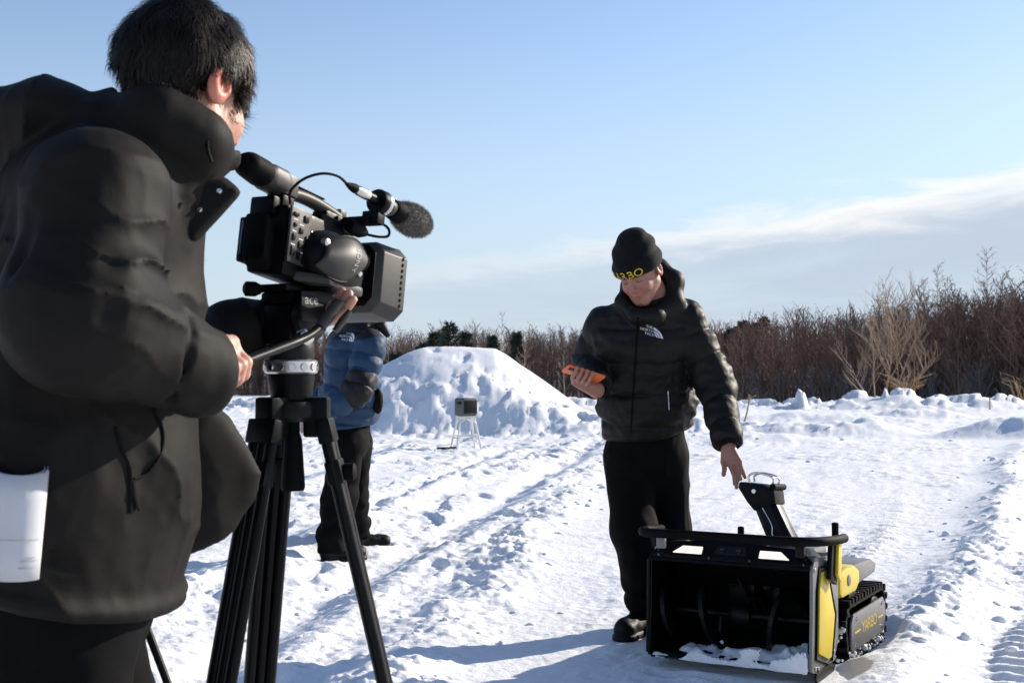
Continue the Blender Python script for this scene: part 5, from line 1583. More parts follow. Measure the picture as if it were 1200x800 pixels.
    # zip: a thin raised strip down the front
    zp = MB(); pts = []
    for py in np.linspace(372, 506, 22):
        px = 748 - 9 * ((py - 372) / 134) ** 1.0
        p = Vector(tuple(W(px, py, 4.8))); o_ = Vector((0, 0, CAM_H)); h = bv.ray_cast(o_, (p - o_).normalized(), 20)
        if h[0] is not None: pts.append(h[0] - Vector(tuple(base)))
    if len(pts) > 3: zp.tube(pts, 0.0045, 6); zp.build('zip', M['black_rubber'], jk)
    pz = MB(); pts = []
    for py in np.linspace(458, 480, 6):
        p = Vector(tuple(W(783 + (py - 458) * 0.05, py, 4.8))); o_ = Vector((0, 0, CAM_H)); h = bv.ray_cast(o_, (p - o_).normalized(), 20)
        if h[0] is not None: pts.append(h[0] - Vector(tuple(base)))
    if len(pts) > 3: pz.tube(pts, 0.0028, 6); pz.build('pocket_zip', M['chrome'], jk)
    # cuffs
    for (e, w, r_) in ((eR, wR, 0.050), (eL, wL, 0.046)):
        dw = unit(w - e)
        child_sdf('cuff', lambda P: smax(cone(P, w - dw * 0.03, w + dw * 0.022, r_, r_ - 0.006), -cone(P, w, w + dw * 0.2, r_ - 0.010, r_ - 0.012), 0.006), w - 0.11, w + 0.11, 0.0045, M['knit'], jk, base)

    def trousers(P):
        n = 0.014 * (noise3(P * np.array([1, 1, 0.45], np.float32), 8, 12) - 0.5) + 0.012 * (np.abs(noise3(P * np.array([1.2, 1.2, 0.5], np.float32), 18, 13) - 0.5) - 0.2)
        d = cone(P, pelvis + [0, 0, 0.06], pelvis - [0, 0, 0.06], 0.125, 0.130, (1, 0, 0), 1.22)
        for a, k_, an in ((hipR, kneeR, ankR), (hipL, kneeL, ankL)):
            dd = unit(an - k_)
            leg = chain(P, [a, k_, an - dd * 0.02], [0.102, 0.086, 0.070], 0.05)
            t = (P - an.astype(np.float32)) @ (-dd).astype(np.float32)
            leg = leg + 0.009 * np.sin(t * 62 + 6 * noise3(P, 8, 14)) * np.exp(-(t / 0.14) ** 2)
            leg = smax(leg, -(P[:, 2] - an[2] + 0.035), 0.01)
            d = smin(d, leg, 0.03)
        return d + n
    child_sdf('trousers', trousers, base + [-0.40, -0.40, 0.0], base + [0.40, 0.45, 1.02], 0.0062, M['trouser'], b, base)
    for heel, toe, z in (((0.555, 5.36), (0.430, 5.13), zr), ((0.685, 5.54), (0.640, 5.28), zl)):
        child_sdf('shoe', lambda P: shoe_sdf(P, heel, toe, z), np.array([min(heel[0], toe[0]) - 0.09, min(heel[1], toe[1]) - 0.09, z - 0.02]), np.array([max(heel[0], toe[0]) + 0.09, max(heel[1], toe[1]) + 0.09, z + 0.22]), 0.005, M['shoe'], b, base)

    # knit cap
    def cap(P):
        q = (P - hc.astype(np.float32)) @ hR.astype(np.float32)
        o_ = smin(ell(q, (0, -0.012, 0.040), (0.090, 0.110, 0.102)), ell(q, (0, -0.045, 0.105), (0.062, 0.066, 0.058)), 0.06)
        o_ = o_ + 0.008 * (noise3(q * np.array([1.0, 1.0, 2.4], np.float32), 14, 22) - 0.5) + 0.003 * np.sin(q[:, 2] * 95 + 5 * noise3(q, 9, 23)) * sstep(0.05, 0.09, q[:, 2])
        brim = 0.020 - 0.16 * q[:, 1] * 0.0
        line = 0.024 + 0.30 * (q[:, 1] - 0.09) * 0.62                    # cap sits lower at the back
        fold = np.exp(-((q[:, 2] - line - 0.030) / 0.034) ** 4) * 0.0085
        o_ = o_ - fold
        inner = ell(q, (0, -0.012, 0.034), (0.077, 0.097, 0.090))
        d = smax(o_, line - q[:, 2], 0.006)
        return smax(d, -inner, 0.003)
    cp, cv = child_sdf('knit_cap', cap, hc - 0.2, hc + 0.2, 0.004, M['knit'], b, base)
    cbv = bvh_world(cp, base)
    f_, r_, u_ = hR[:, 1], hR[:, 0], hR[:, 2]
    me = text_mesh('YARBO', 0.043, spacing=1.02)
    rr = 0.112
    n0 = Vector(tuple(hc)); bb = Vector(tuple(base))
    for vtx in me.vertices:                                             # wrap round the band
        a = vtx.co.x * 1.25 / rr - rad(6); z_ = 0.046 + vtx.co.y
        dirv = f_ * math.cos(a) - r_ * math.sin(a)
        org = hc + u_ * (z_ - 0.004) + dirv * 0.3
        h = cbv.ray_cast(Vector(tuple(org)), Vector(tuple(-dirv)), 0.4)
        p = (h[0] + Vector(tuple(dirv)) * 0.0015) if h[0] is not None else Vector(tuple(hc + dirv * 0.1))
        vtx.co = p - bb
    me.update(); link_mesh('lettering', me, M['yellow_print'], cp)
    # phone: a thing of its own, in the hand
    pr = empty('phone', tuple(ph_c)); tag(pr, 'flat phone in an orange case held in the bending person\'s hand', 'phone')
    Mx = Matrix((tuple(ph_u) + (0,), tuple(ph_v) + (0,), tuple(ph_n) + (0,), (0, 0, 0, 1))).transposed()
    c = MB(); c.box((-0.078, -0.039, -0.002), (0.078, 0.039, 0.008), Mx); c.build('case', M['orange'], pr, 0.004)
    s = MB(); s.box((-0.074, -0.036, -0.0035), (0.074, 0.036, -0.0022), Mx); s.build('screen', M['lens'], pr, 0.0005)
    k = MB(); k.box((-0.070, 0.006, 0.0082), (-0.042, 0.033, 0.010), Mx); k.build('lens_window', M['black_plastic'], pr, 0.001)
    return b


MAN = man()


# ------------------------------------------------------------------ the person in the blue jacket
def blue_person():
    base = np.array([-0.98, 7.56, 0.0])
    zf, zr = zat(*FEET['blue_f']), zat(*FEET['blue_r'])
    hc = W(426, 340, 7.50); hR = frame((0.72, 0.55, -0.15))
    neck = W(426, 376, 7.53); chest = W(414, 415, 7.53); belly = W(411, 465, 7.55); pelvis = W(409, 508, 7.56)
    sN, eN, wN = W(434, 405, 7.34), W(420, 457, 7.24), W(372, 487, 7.24)
    sF, eF, wF = W(402, 402, 7.74), W(392, 455, 7.78), W(366, 484, 7.55)
    hipN, kneeN, ankN = W(405, 520, 7.48), W(397, 585, 7.42), np.array([-1.035, 7.38, zf + 0.11])
    hipF, kneeF, ankF = W(414, 520, 7.64), W(414, 583, 7.74), np.array([-0.945, 7.88, zr + 0.12])
    hand = []
    wr = wN; fd = unit(wN - eN)
    for i in range(4):
        o_ = np.array([0, -0.012, 0.030 - 0.019 * i]); hand.append(([wr + fd * 0.05 + o_, wr + fd * 0.085 + o_ * 1.05 + [0, 0.004, -0.004], wr + fd * 0.105 + o_ + [0.0, 0.022, -0.008]], 0.0098, 0.0080))
    hand.append(([wr + fd * 0.02 + [0, -0.02, 0.03], wr + fd * 0.06 + [0, 0.01, 0.045], wr + fd * 0.085 + [0, 0.02, 0.036]], 0.012, 0.009))
    palm = [(wr, wr + fd * 0.05 + np.array([0, -0.012, 0.030 - 0.019 * i]), 0.026, 0.012) for i in range(4)]

    def body(P):
        d = head_sdf(P, hc, hR)
        d = smin(d, chain(P, [neck, chest, belly, pelvis], [0.055, 0.10, 0.10, 0.10], 0.06, (0, 1, 0), 1.25), 0.05)
        for s, e, w in ((sN, eN, wN), (sF, eF, wF)): d = smin(d, chain(P, [chest * 0.3 + s * 0.7, s, e, w], [0.06, 0.055, 0.042, 0.028], 0.02), 0.03)
        for a, k_, n in ((hipN, kneeN, ankN), (hipF, kneeF, ankF)): d = smin(d, chain(P, [a, k_, n, n - [0, 0, 0.05]], [0.078, 0.055, 0.040, 0.036], 0.03), 0.03)
        return smin(d, fingers_sdf(P, hand, palm), 0.008)
    b = person_mesh('person', body, base + [-0.45, -0.50, -0.02], base + [0.40, 0.50, 1.75], 0.0055, M['skin2'], base)
    tag(b, 'person in a blue and black padded jacket, hands behind the back, beyond the tripod', 'person')
    v = verts_of(b); set_attr(b, 'dark', face_dark(v, hc, hR)); set_attr(b, 'ruddy', face_red(v, hc, hR))

    def hair(P):
        q = (P - hc.astype(np.float32)) @ hR.astype(np.float32)
        d = ell(q, (0, -0.018, 0.036), (0.084, 0.102, 0.096)) + 0.008 * (noise3(q, 40, 3) - 0.5)
        return smax(d, np.maximum(-0.045 - q[:, 2], (q[:, 1] - 0.055) - 0.8 * np.maximum(q[:, 2] - 0.035, 0) * 1.4), 0.01)
    child_sdf('hair', hair, hc - 0.16, hc + 0.16, 0.005, M['hair'], b, base)
    up_t = unit(neck - pelvis)

    def jacket(P):
        t = (P - pelvis.astype(np.float32)) @ up_t.astype(np.float32)
        puff = ribs(t + 0.016 * (noise3(P, 8, 32) - 0.5) + 0.03, 0.105, 0.5)
        cr = 0.014 * (noise3(P * np.array([1, 1, 2], np.float32), 14, 34) - 0.5) + 0.008 * (noise3(P, 30, 35) - 0.5)
        d = chain(P, [neck - [0, 0, 0.03], chest, belly, pelvis], [0.080, 0.132, 0.150, 0.146], 0.08, (0, 1, 0), 1.12)
        d = smin(d, cone(P, sN * 0.85 + chest * 0.15, sF * 0.85 + chest * 0.15, 0.070, 0.070), 0.06) - 0.020 * puff + cr
        d = smax(d, -(P[:, 2] - W(410, 500, 7.55)[2] - 0.012 * np.sin(P[:, 0] * 14)), 0.02)
        for s, e, w in ((sN, eN, wN), (sF, eF, wF)):
            a1, t1 = cone(P, s, e, 0.082, 0.072, tout=True); a2, t2 = cone(P, e, w, 0.072, 0.055, tout=True)
            L1, L2 = np.linalg.norm(e - s), np.linalg.norm(w - e)
            ar = np.where(a1 < a2, t1 * L1, L1 + t2 * L2)
            arm = smin(a1, a2, 0.03) - 0.018 * ribs(ar + 0.02 * (noise3(P, 9, 36) - 0.5) + 0.02, 0.095, 0.5) + cr * 0.8
            dw = unit(w - e); arm = smax(arm, (P - (w + dw * 0.01).astype(np.float32)) @ dw.astype(np.float32), 0.012)
            d = smin(d, arm, 0.005)
        col = smax(cone(P, neck - [0.005, 0, 0.03], neck + [0.0, 0, 0.055], 0.098, 0.082), -cone(P, neck, neck + [0, 0, 0.2], 0.068, 0.066), 0.012)
        flap = cone(P, W(447, 382, 7.45), W(454, 392, 7.45), 0.032, 0.018)
        d = smin(d, smin(col, flap, 0.02), 0.015)
        return d
    jk, jv = child_sdf('puffer_jacket', jacket, base + [-0.48, -0.52, 0.66], base + [0.42, 0.52, 1.55], 0.0062, M['blue_puffer'], b, base)
    # black shoulder yoke and elbow patches, as sewn panels
    zy = W(420, 398, 7.5)[2]
    yoke = sstep(zy - 0.012, zy + 0.006, jv[:, 2] - 0.22 * np.maximum(0, jv[:, 0] - W(432, 400, 7.4)[0]))
    col = sstep(W(420, 380, 7.5)[2], W(420, 377, 7.5)[2], jv[:, 2]) * 0.0
    pt = 0
    jf = jv.astype(np.float32)
    for s_, e_, w_ in ((sN, eN, wN), (sF, eF, wF)):
        a1, t1 = cone(jf, s_, e_, 0.082, 0.072, tout=True); a2, t2 = cone(jf, e_, w_, 0.072, 0.055, tout=True)
        L1, L2 = np.linalg.norm(e_ - s_), np.linalg.norm(w_ - e_); ar = np.where(a1 < a2, t1 * L1, L1 + t2 * L2)
        pt = pt + (np.minimum(a1, a2) < 0.030) * (1 - sstep(0.080, 0.088, np.abs(ar - L1 + 0.005)))
    set_attr(jk, 'panel', np.clip(yoke + pt, 0, 1))
    bv = bvh_world(jk, base)
    lm = decal(logo_mesh(0.10), W(404, 394, 7.3), unit((0.95, -0.30, -0.1)), unit((0.05, 0, 1)), bv, base, 0.004); link_mesh('jacket_emblem', lm, M['white_print'], jk)

    pe = W(443, 470, 7.46); child_sdf('pocket', lambda P: ell(P, pe, (0.030, 0.03, 0.075)), pe - 0.1, pe + 0.1, 0.006, M['lining'], jk, base)

    def trousers(P):
        n = 0.022 * (noise3(P * np.array([1, 1, 0.5], np.float32), 9, 42) - 0.5) + 0.012 * (noise3(P, 20, 43) - 0.5)
        d = cone(P, pelvis + [0, 0, 0.06], pelvis - [0, 0, 0.05], 0.120, 0.125, (0, 1, 0), 1.2)
        for a, k_, an in ((hipN, kneeN, ankN), (hipF, kneeF, ankF)):
            dd = unit(an - k_); leg = chain(P, [a, k_, an], [0.104, 0.092, 0.085], 0.05)
            t = (P - an.astype(np.float32)) @ (-dd).astype(np.float32)
            leg = leg + 0.010 * np.sin(t * 55 + 6 * noise3(P, 8, 44)) * np.exp(-(t / 0.18) ** 2)
            leg = smax(leg, -(P[:, 2] - an[2] + 0.06), 0.01); d = smin(d, leg, 0.03)
        return d + n
    child_sdf('trousers', trousers, base + [-0.45, -0.50, 0.0], base + [0.40, 0.52, 1.0], 0.0066, M['trouser'], b, base)
    for heel, toe, z in (((-1.09, 7.36), (-0.845, 7.46), zf), ((-0.99, 7.86), (-0.755, 7.97), zr)):
        child_sdf('shoe', lambda P: shoe_sdf(P, heel, toe, z), np.array([min(heel[0], toe[0]) - 0.09, min(heel[1], toe[1]) - 0.09, z - 0.02]), np.array([max(heel[0], toe[0]) + 0.09, max(heel[1], toe[1]) + 0.09, z + 0.22]), 0.006, M['shoe'], b, base)
    return b


BLUE = blue_person()
# ------------------------------------------------------------------ the camera operator, close at hand
def operator():
    base = np.array([-0.62, 1.93, 0.0])
    zR, zL = zat(*FEET['op_r']), zat(*FEET['op_l'])
    hc = W(219, 108, 1.93); hR = frame((0.54, 0.77, -0.33), (0, 0, 1))
    neck = W(172, 205, 1.93); chest = W(108, 300, 1.93); belly = W(92, 480, 1.93); pelvis = W(80, 640, 1.92)
    sR, eR, wR = W(112, 232, 1.73), W(98, 372, 1.66), W(232, 437, 1.80)
    sL, eL, wL = W(150, 245, 2.10), W(190, 430, 2.22), W(318, 388, 2.38)
    hipR, kneeR, ankR = W(76, 660, 1.86), np.array([-0.655, 1.83, 0.48]), np.array([-0.66, 1.80, zR + 0.10])
    hipL, kneeL, ankL = W(76, 660, 2.00), np.array([-0.665, 2.04, 0.48]), np.array([-0.62, 2.09, zL + 0.10])
    bar = unit(PAN_A - PAN_B)
    hand_c = W(259, 436, 1.90)
    # put the hand on the bar's own line
    hand_c = PAN_B + bar * np.dot(hand_c - PAN_B, bar)
    wrist = W(226, 440, 1.815)
    # left hand under the camera: three fingers reach up beside the head
    wl = W(330, 386, 2.40); pk = [W(372, 372 + i * 3, 2.36 - 0.012 * i) for i in range(4)]
    fL = [([pk[0], W(388, 362, 2.30), W(398, 350, 2.27), W(401, 341, 2.265)], 0.0100, 0.0080),
          ([pk[1], W(391, 367, 2.29), W(403, 353, 2.26), W(409, 344, 2.255)], 0.0100, 0.0082),
          ([pk[2], W(394, 371, 2.28), W(408, 358, 2.25), W(414, 351, 2.245)], 0.0098, 0.0080),
          ([pk[3], W(388, 376, 2.29), W(396, 369, 2.275), W(402, 362, 2.265)], 0.0088, 0.0072),
          ([pk[0], W(374, 356, 2.35), W(385, 346, 2.33)], 0.012, 0.009)]
    pL = [(wl, p, 0.027, 0.013) for p in pk]

    def body(P):
        d = head_sdf(P, hc, hR, 1.02)
        d = smin(d, chain(P, [neck, chest, belly, pelvis], [0.055, 0.10, 0.10, 0.11], 0.06, (0, 1, 0), 1.3), 0.05)
        for s, e, w in ((sR, eR, wrist), (sL, eL, wl)): d = smin(d, chain(P, [chest * 0.3 + s * 0.7, s, e, w], [0.06, 0.055, 0.042, 0.028], 0.02), 0.03)
        for a, k_, n in ((hipR, kneeR, ankR), (hipL, kneeL, ankL)): d = smin(d, chain(P, [a, k_, n, n - [0, 0, 0.05]], [0.078, 0.055, 0.040, 0.036], 0.03), 0.03)
        d = smin(d, grip_hand(P, hand_c, bar, (-0.05, -0.80, 0.60), wrist, 0.0135), 0.010)
        return smin(d, fingers_sdf(P, fL, pL), 0.008)
    b = person_mesh('person', body, base + [-0.30, -0.40, -0.02], base + [0.42, 0.56, 1.72], 0.0042, M['skin'], base)
    tag(b, 'black-haired person in a black hooded winter coat working the video camera', 'person')
    v = verts_of(b); set_attr(b, 'dark', face_dark(v, hc, hR, 1.02)); set_attr(b, 'ruddy', face_red(v, hc, hR, 1.02))

    # hair: cap of clumps plus loose strands
    def hair(P):
        q = (P - hc.astype(np.float32)) @ hR.astype(np.float32)
        cl = noise3(q * np.array([1.3, 1.0, 0.7], np.float32), 36, 52) - 0.5
        d = ell(q, (0, -0.016, 0.040), (0.091, 0.110, 0.098)) + 0.012 * cl
        # hairline: forehead, temples, over the ears, nape
        x, y, z = np.abs(q[:, 0]), q[:, 1], q[:, 2]
        low = np.where(y > 0.030, 0.030 - 0.25 * (y - 0.03), np.where(y > -0.030, 0.020 - 0.0 * y, -0.075))
        low = low - 0.055 * np.exp(-((y - 0.048) / 0.016) ** 2)              # side lock before the ear
        low = low - 0.030 * np.exp(-((y - 0.095) / 0.030) ** 2)              # fringe
        low = low + 0.008 * (noise3(q * np.array([1, 1, 0.3], np.float32), 110, 54) - 0.5)
        return smax(d, low - z, 0.008)
    hr_, hv = child_sdf('hair', hair, hc - 0.19, hc + 0.19, 0.0036, M['hair'], b, base)
    nr = np.empty(len(hv) * 3, np.float32); hr_.data.vertices.foreach_get('normal', nr); nr = nr.reshape(-1, 3)
    rng = np.random.default_rng(21); vs_, fs_ = [], []; n_ = 0
    crown = hc + hR @ np.array([0.01, -0.07, 0.12])
    pick = rng.integers(len(hv), size=16000)
    for k in pick:
        p = hv[k] - nr[k] * 0.001; away = unit(p - crown); t = away - nr[k] * np.dot(away, nr[k]); t = t / (np.linalg.norm(t) + 1e-6)
        cl = noise3(hv[k][None] * 1.0, 60, 8)[0] - 0.5
        t = unit(t + np.cross(nr[k], t) * (2.6 * cl + rng.normal(0, 0.30)) + np.array([0, 0, -0.25]))
        L = 0.018 + 0.020 * rng.random(); lift = 0.14 + 0.45 * rng.random() ** 2
        q1 = p + (t + nr[k] * lift).astype(float) * L * 0.55; q2 = q1 + unit(t * 1.0 - nr[k] * 0.10 + np.array([0, 0, -0.15])) * L * 0.55
        s = unit(np.cross(nr[k], t)) * 0.0007
        vs_ += [p - s, p + s, q1 + s * 0.8, q1 - s * 0.8, q2]; fs_ += [(n_, n_ + 1, n_ + 2), (n_, n_ + 2, n_ + 3), (n_ + 3, n_ + 2, n_ + 4)]; n_ += 5
    st = np_mesh('strands', np.array(vs_) - base, np.array(fs_), M['hair'], hr_, True); st['kind'] = 'stuff'

    # ---- coat
    hem0, hem1 = W(40, 683, 1.9), W(180, 716, 1.9)

    def folds(P, a, bdir, period, amp, seed, warp=0.05, sharp=0.45):
        s = (P - np.asarray(a, np.float32)) @ np.asarray(unit(bdir), np.float32) + warp * (noise3(P, 7, seed) - 0.5) + 0.4 * warp * (noise3(P, 19, seed + 1) - 0.5)
        return amp * (np.abs(np.sin(math.pi * s / period)) ** sharp - 0.6)

    def groove(P, pts, w, depth):
        """a pressed-in crease along a run of points"""
        d = None
        for p, q in zip(pts, pts[1:]):
            e = cone(P, p, q, 0, 0); d = e if d is None else np.minimum(d, e)
        return depth * np.exp(-(d / w) ** 2)

    def coat(P):
        wq = P + 0.03 * (noise3(P, 9, 60)[:, None] - 0.5)
        fine = 0.010 * (noise3(wq * np.array([1, 1, 0.6], np.float32), 12, 61) - 0.5) + 0.007 * (np.abs(noise3(wq * np.array([1.6, 1.6, 0.7], np.float32), 15, 62) - 0.5) - 0.2) + 0.003 * (np.abs(noise3(wq, 34, 64) - 0.5) - 0.2)
        d = chain(P, [W(120, 250, 1.93), W(100, 400, 1.93), W(88, 560, 1.92), W(84, 690, 1.92)], [0.140, 0.146, 0.152, 0.158], 0.10, (0, 1, 0), 1.42)
        d = smin(d, cone(P, sR * 0.8 + chest * 0.2, sL * 0.8 + chest * 0.2, 0.095, 0.095), 0.07)
        # front edge bulge and long soft folds
        d = smin(d, chain(P, [W(196, 300, 1.92), W(184, 450, 1.90), W(172, 560, 1.86), W(158, 672, 1.86)], [0.030, 0.036, 0.036, 0.030], 0.04), 0.05)
        d = d + folds(P, W(150, 500, 1.8), (0.8, 0.0, 0.45), 0.155, 0.010, 63, 0.09) + fine
        d = d + groove(P, [W(108, 470, 1.72), W(128, 520, 1.70), W(150, 600, 1.71), W(168, 668, 1.73)], 0.016, 0.012)
        d = d + groove(P, [W(152, 480, 1.72), W(170, 540, 1.72), W(190, 575, 1.76)], 0.014, 0.012)
        d = d + groove(P, [W(62, 650, 1.70), W(110, 680, 1.70), W(170, 690, 1.75)], 0.010, 0.008)
        hp = P[:, 2] - (hem0[2] + (P[:, 0] - hem0[0]) / (hem1[0] - hem0[0]) * (hem1[2] - hem0[2]))
        d = d - 0.010 * np.exp(-((hp - 0.018) / 0.016) ** 2)
        d = smax(d, -hp, 0.014)
        # near sleeve
        a1, t1 = cone(P, sR, eR, 0.100, 0.096, tout=True); a2, t2 = cone(P, eR, wR, 0.094, 0.066, tout=True)
        arm = smin(a1, a2, 0.05)
        inner = unit(W(205, 330, 1.70) - W(70, 330, 1.70))
        # crumpled folds in the crook of the elbow
        crook = W(188, 318, 1.66); rr = np.sqrt(((P - crook.astype(np.float32)) ** 2).sum(1)); bend = np.exp(-(rr / 0.095) ** 2)
        arm = arm + bend * 1.0 * folds(P, crook, (0.45, 0, 1.0), 0.058, 0.018, 65, 0.05, 0.38)
        arm = arm + folds(P, sR, eR - sR, 0.16, 0.010, 67, 0.10) * 0.6 + fine * 0.9
        arm = arm + groove(P, [W(108, 310, 1.60), W(150, 300, 1.60), W(168, 296, 1.62), W(176, 308, 1.64)], 0.012, 0.006)
        arm = arm + groove(P, [W(122, 374, 1.56), W(160, 350, 1.58), W(186, 330, 1.62), W(192, 348, 1.62)], 0.009, 0.018)
        arm = arm + groove(P, [W(222, 368, 1.72), W(226, 400, 1.70), W(210, 440, 1.71), W(198, 466, 1.73)], 0.007, 0.012)
        arm = arm + groove(P, [W(30, 250, 1.62), W(26, 330, 1.60), W(46, 400, 1.60)], 0.012, 0.012)
        arm = arm + groove(P, [W(128, 250, 1.60), W(160, 262, 1.61), W(184, 286, 1.64)], 0.008, 0.010)
        arm = arm + groove(P, [W(60, 300, 1.57), W(90, 322, 1.56), W(130, 330, 1.57)], 0.010, 0.008)
        dw = unit(W(262, 437, 1.83) - W(190, 430, 1.74)); arm = smax(arm, (P - W(249, 437, 1.825).astype(np.float32)) @ dw.astype(np.float32), 0.010)
        arm = smax(arm, -cone(P, W(240, 437, 1.815), W(300, 437, 1.9), 0.046, 0.046), 0.006)
        d = smin(d, arm, 0.010)
        # far sleeve
        f1 = cone(P, sL, eL, 0.090, 0.084); f2 = cone(P, eL, W(284, 388, 2.32), 0.080, 0.056)
        far = smin(f1, f2, 0.04) + folds(P, eL, W(284, 388, 2.3) - eL, 0.09, 0.010, 69, 0.05) + fine
        cuff = cone(P, W(270, 386, 2.31), W(300, 384, 2.345), 0.054, 0.052)
        d = smin(d, smin(far, cuff, 0.015), 0.012)
        # hood lying on the back
        hood = chain(P, [W(-70, 190, 1.98), W(0, 158, 1.95), W(70, 148, 1.92), W(125, 152, 1.90)], [0.062, 0.056, 0.052, 0.044], 0.06, (0, 1, 0), 2.3)
        hood = hood + folds(P, W(60, 130, 1.9), (1, 0, -0.25), 0.17, 0.010, 71, 0.08)
        d = smin(d, hood, 0.014)
        # stand-up collar wrapped round the neck, open at the front
        col = chain(P, [W(140, 146, 1.90), W(186, 148, 1.85), W(232, 164, 1.87), W(258, 180, 1.94)], [0.056, 0.054, 0.040, 0.026], 0.04)
        col = smin(col, chain(P, [W(142, 146, 1.96), W(194, 150, 2.02), W(242, 172, 2.02), W(260, 182, 1.97)], [0.044, 0.044, 0.036, 0.026], 0.04), 0.03)
        col = smax(col, -(head_sdf(P, hc, hR, 1.02, False) - 0.010), 0.012)
        col = smin(col, chain(P, [W(228, 200, 1.90), W(216, 240, 1.90), W(208, 282, 1.89)], [0.036, 0.030, 0.018], 0.03, (0, 1, 0), 1.5), 0.025)
        d = smin(d, cone(P, W(176, 205, 1.93), W(135, 262, 1.93), 0.092, 0.125, (0, 1, 0), 1.35), 0.03)
        d = smin(d, col + fine * 0.6, 0.016)
        return d
    ct, cv = child_sdf('winter_coat', coat, base + [-0.34, -0.45, 0.60], base + [0.45, 0.60, 1.62], 0.0048, M['coat'], b, base)
    loc = lambda p: np.asarray(p) - base
    # storm flap with press studs, turned out at the collar
    fl = MB(); fp = [W(232, 196, 1.86), W(262, 206, 1.885), W(281, 222, 1.89), W(254, 252, 1.885), W(222, 286, 1.875), W(212, 250, 1.85)]
    fl.prism([loc(p) for p in fp], (0.0, 0.034, 0.0)); flap = fl.build('collar_flap', M['lining'], ct, 0.014, seg=4)
    for (px, py) in ((257, 224), (234, 246)):
        s = MB(); p = loc(W(px, py, 1.868)); s.lathe([(0, 0.0042), (0.003, 0.0042), (0.004, 0.003)], p, p + np.array((-0.05, -1, 0.1)), 12); s.build('press_stud', M['chrome'], flap)
    zl_ = MB(); zl_.tube([loc(q) for q in smooth_path([W(240, 128, 1.865), W(245, 150, 1.84), W(243, 172, 1.825), W(248, 190, 1.83)], 4)], 0.0022, 6); zl_.build('collar_zip', M['black_metal'], ct)
    # hanging left front of the coat, blown open towards the tripod
    cen = W(248, 560, 2.02)

    def panel(P):
        out = [W(252, 474, 2.0), W(268, 488, 2.0), W(287, 525, 2.0), W(301, 556, 2.0), W(297, 590, 2.0), W(276, 626, 2.0), W(240, 645, 2.0), W(198, 657, 2.0), W(150, 640, 2.0), W(150, 480, 2.0)]
        x, z = P[:, 0], P[:, 2]; d = None
        k = 2.0 / np.maximum(P[:, 1], 0.5); x = P[:, 0]; n = len(out)
        inside = np.zeros(len(P), bool); dm = np.full(len(P), 9.0, np.float32)
        for i in range(n):
            a, c = out[i], out[(i + 1) % n]; ax_, az = a[0], a[2]; ex, ez = c[0] - ax_, c[2] - az
            t = np.clip(((x - ax_) * ex + (z - az) * ez) / (ex * ex + ez * ez), 0, 1)
            dm = np.minimum(dm, np.hypot(x - ax_ - t * ex, z - az - t * ez))
            cr = ((az > z) != (c[2] > z)) & (x < ex * (z - az) / (ez if abs(ez) > 1e-9 else 1e-9) + ax_)
            inside ^= cr
        sd = np.where(inside, -dm, dm)
        ym = 2.02 + 0.03 * np.sin((x + 0.45) * 22) + 0.02 * (noise3(P, 8, 81) - 0.5)
        th = 0.022 * np.sqrt(np.clip(-sd / 0.05, 0, 1)) + 0.005
        dd = smax(np.abs(P[:, 1] - ym) - th, sd, 0.02)
        dd = dd + groove(P, [W(248, 470, 1.97), W(272, 520, 1.97), W(287, 594, 1.98)], 0.006, 0.010) + 0.008 * (noise3(P, 14, 82) - 0.5) + 0.012 * (np.abs(noise3(P * np.array([1.4, 1.0, 0.5], np.float32), 13, 83) - 0.5) - 0.2)
        return dd * 0.75
    child_sdf('coat_front_panel', panel, cen + [-0.22, -0.12, -0.18], cen + [0.14, 0.14, 0.18], 0.0046, M['coat'], ct, base)
    # side pocket slit with zip pull
    bv = bvh_world(ct, base); o_ = Vector((0, 0, CAM_H))

    def on(px, py, lift=0.0):
        p = Vector(tuple(W(px, py, 1.7))); dr = (p - o_).normalized(); h = bv.ray_cast(o_, dr, 10)
        return (np.array(h[0] - dr * lift) - base) if h[0] is not None else loc(W(px, py, 1.75))
    pk_ = MB(); path = [on(px, py, 0.001) for px, py in ((180, 480), (190, 500), (191, 520), (184, 540), (170, 556), (157, 561))]; pk_.tube(smooth_path(path, 3), 0.0026, 6); pk_.build('pocket_edge', M['lining'], ct)
    pz = MB(); pz.tube([on(156, 562, 0.003), on(158, 580, 0.005), on(163, 597, 0.006)], 0.0030, 6); pz.build('zip_pull', M['dark_grey'], ct)
    pl_ = MB(); pl_.tube(smooth_path([on(136, 500, 0.001), on(143, 525, 0.001), on(152, 548, 0.001), on(153, 575, 0.001), on(152, 600, 0.001)], 3), 0.003, 6); pl_.build('pocket_flap_seam', M['lining'], ct)
    # tuft of fur showing past the chest: the trim of the hood's far side
    tc_ = W(225, 301, 2.06); core = W(214, 300, 2.05)
    fo, fv = child_sdf('fur_trim', lambda P: cone(P, core, tc_, 0.024, 0.012) + 0.006 * (noise3(P, 90, 5) - 0.5), tc_ - 0.06, tc_ + 0.06, 0.004, M['tan_fur'], ct, base)
    nr = np.empty(len(fv) * 3, np.float32); fo.data.vertices.foreach_get('normal', nr); nr = nr.reshape(-1, 3)
    t = Twigs(); fur_strands(t, fv, nr, 1500, 0.006, 0.014, 0.0006, np.random.default_rng(5)); vv, ff = t.arrays()
    np_mesh('fur', vv - base, ff, M['tan_fur'], fo, False)['kind'] = 'stuff'

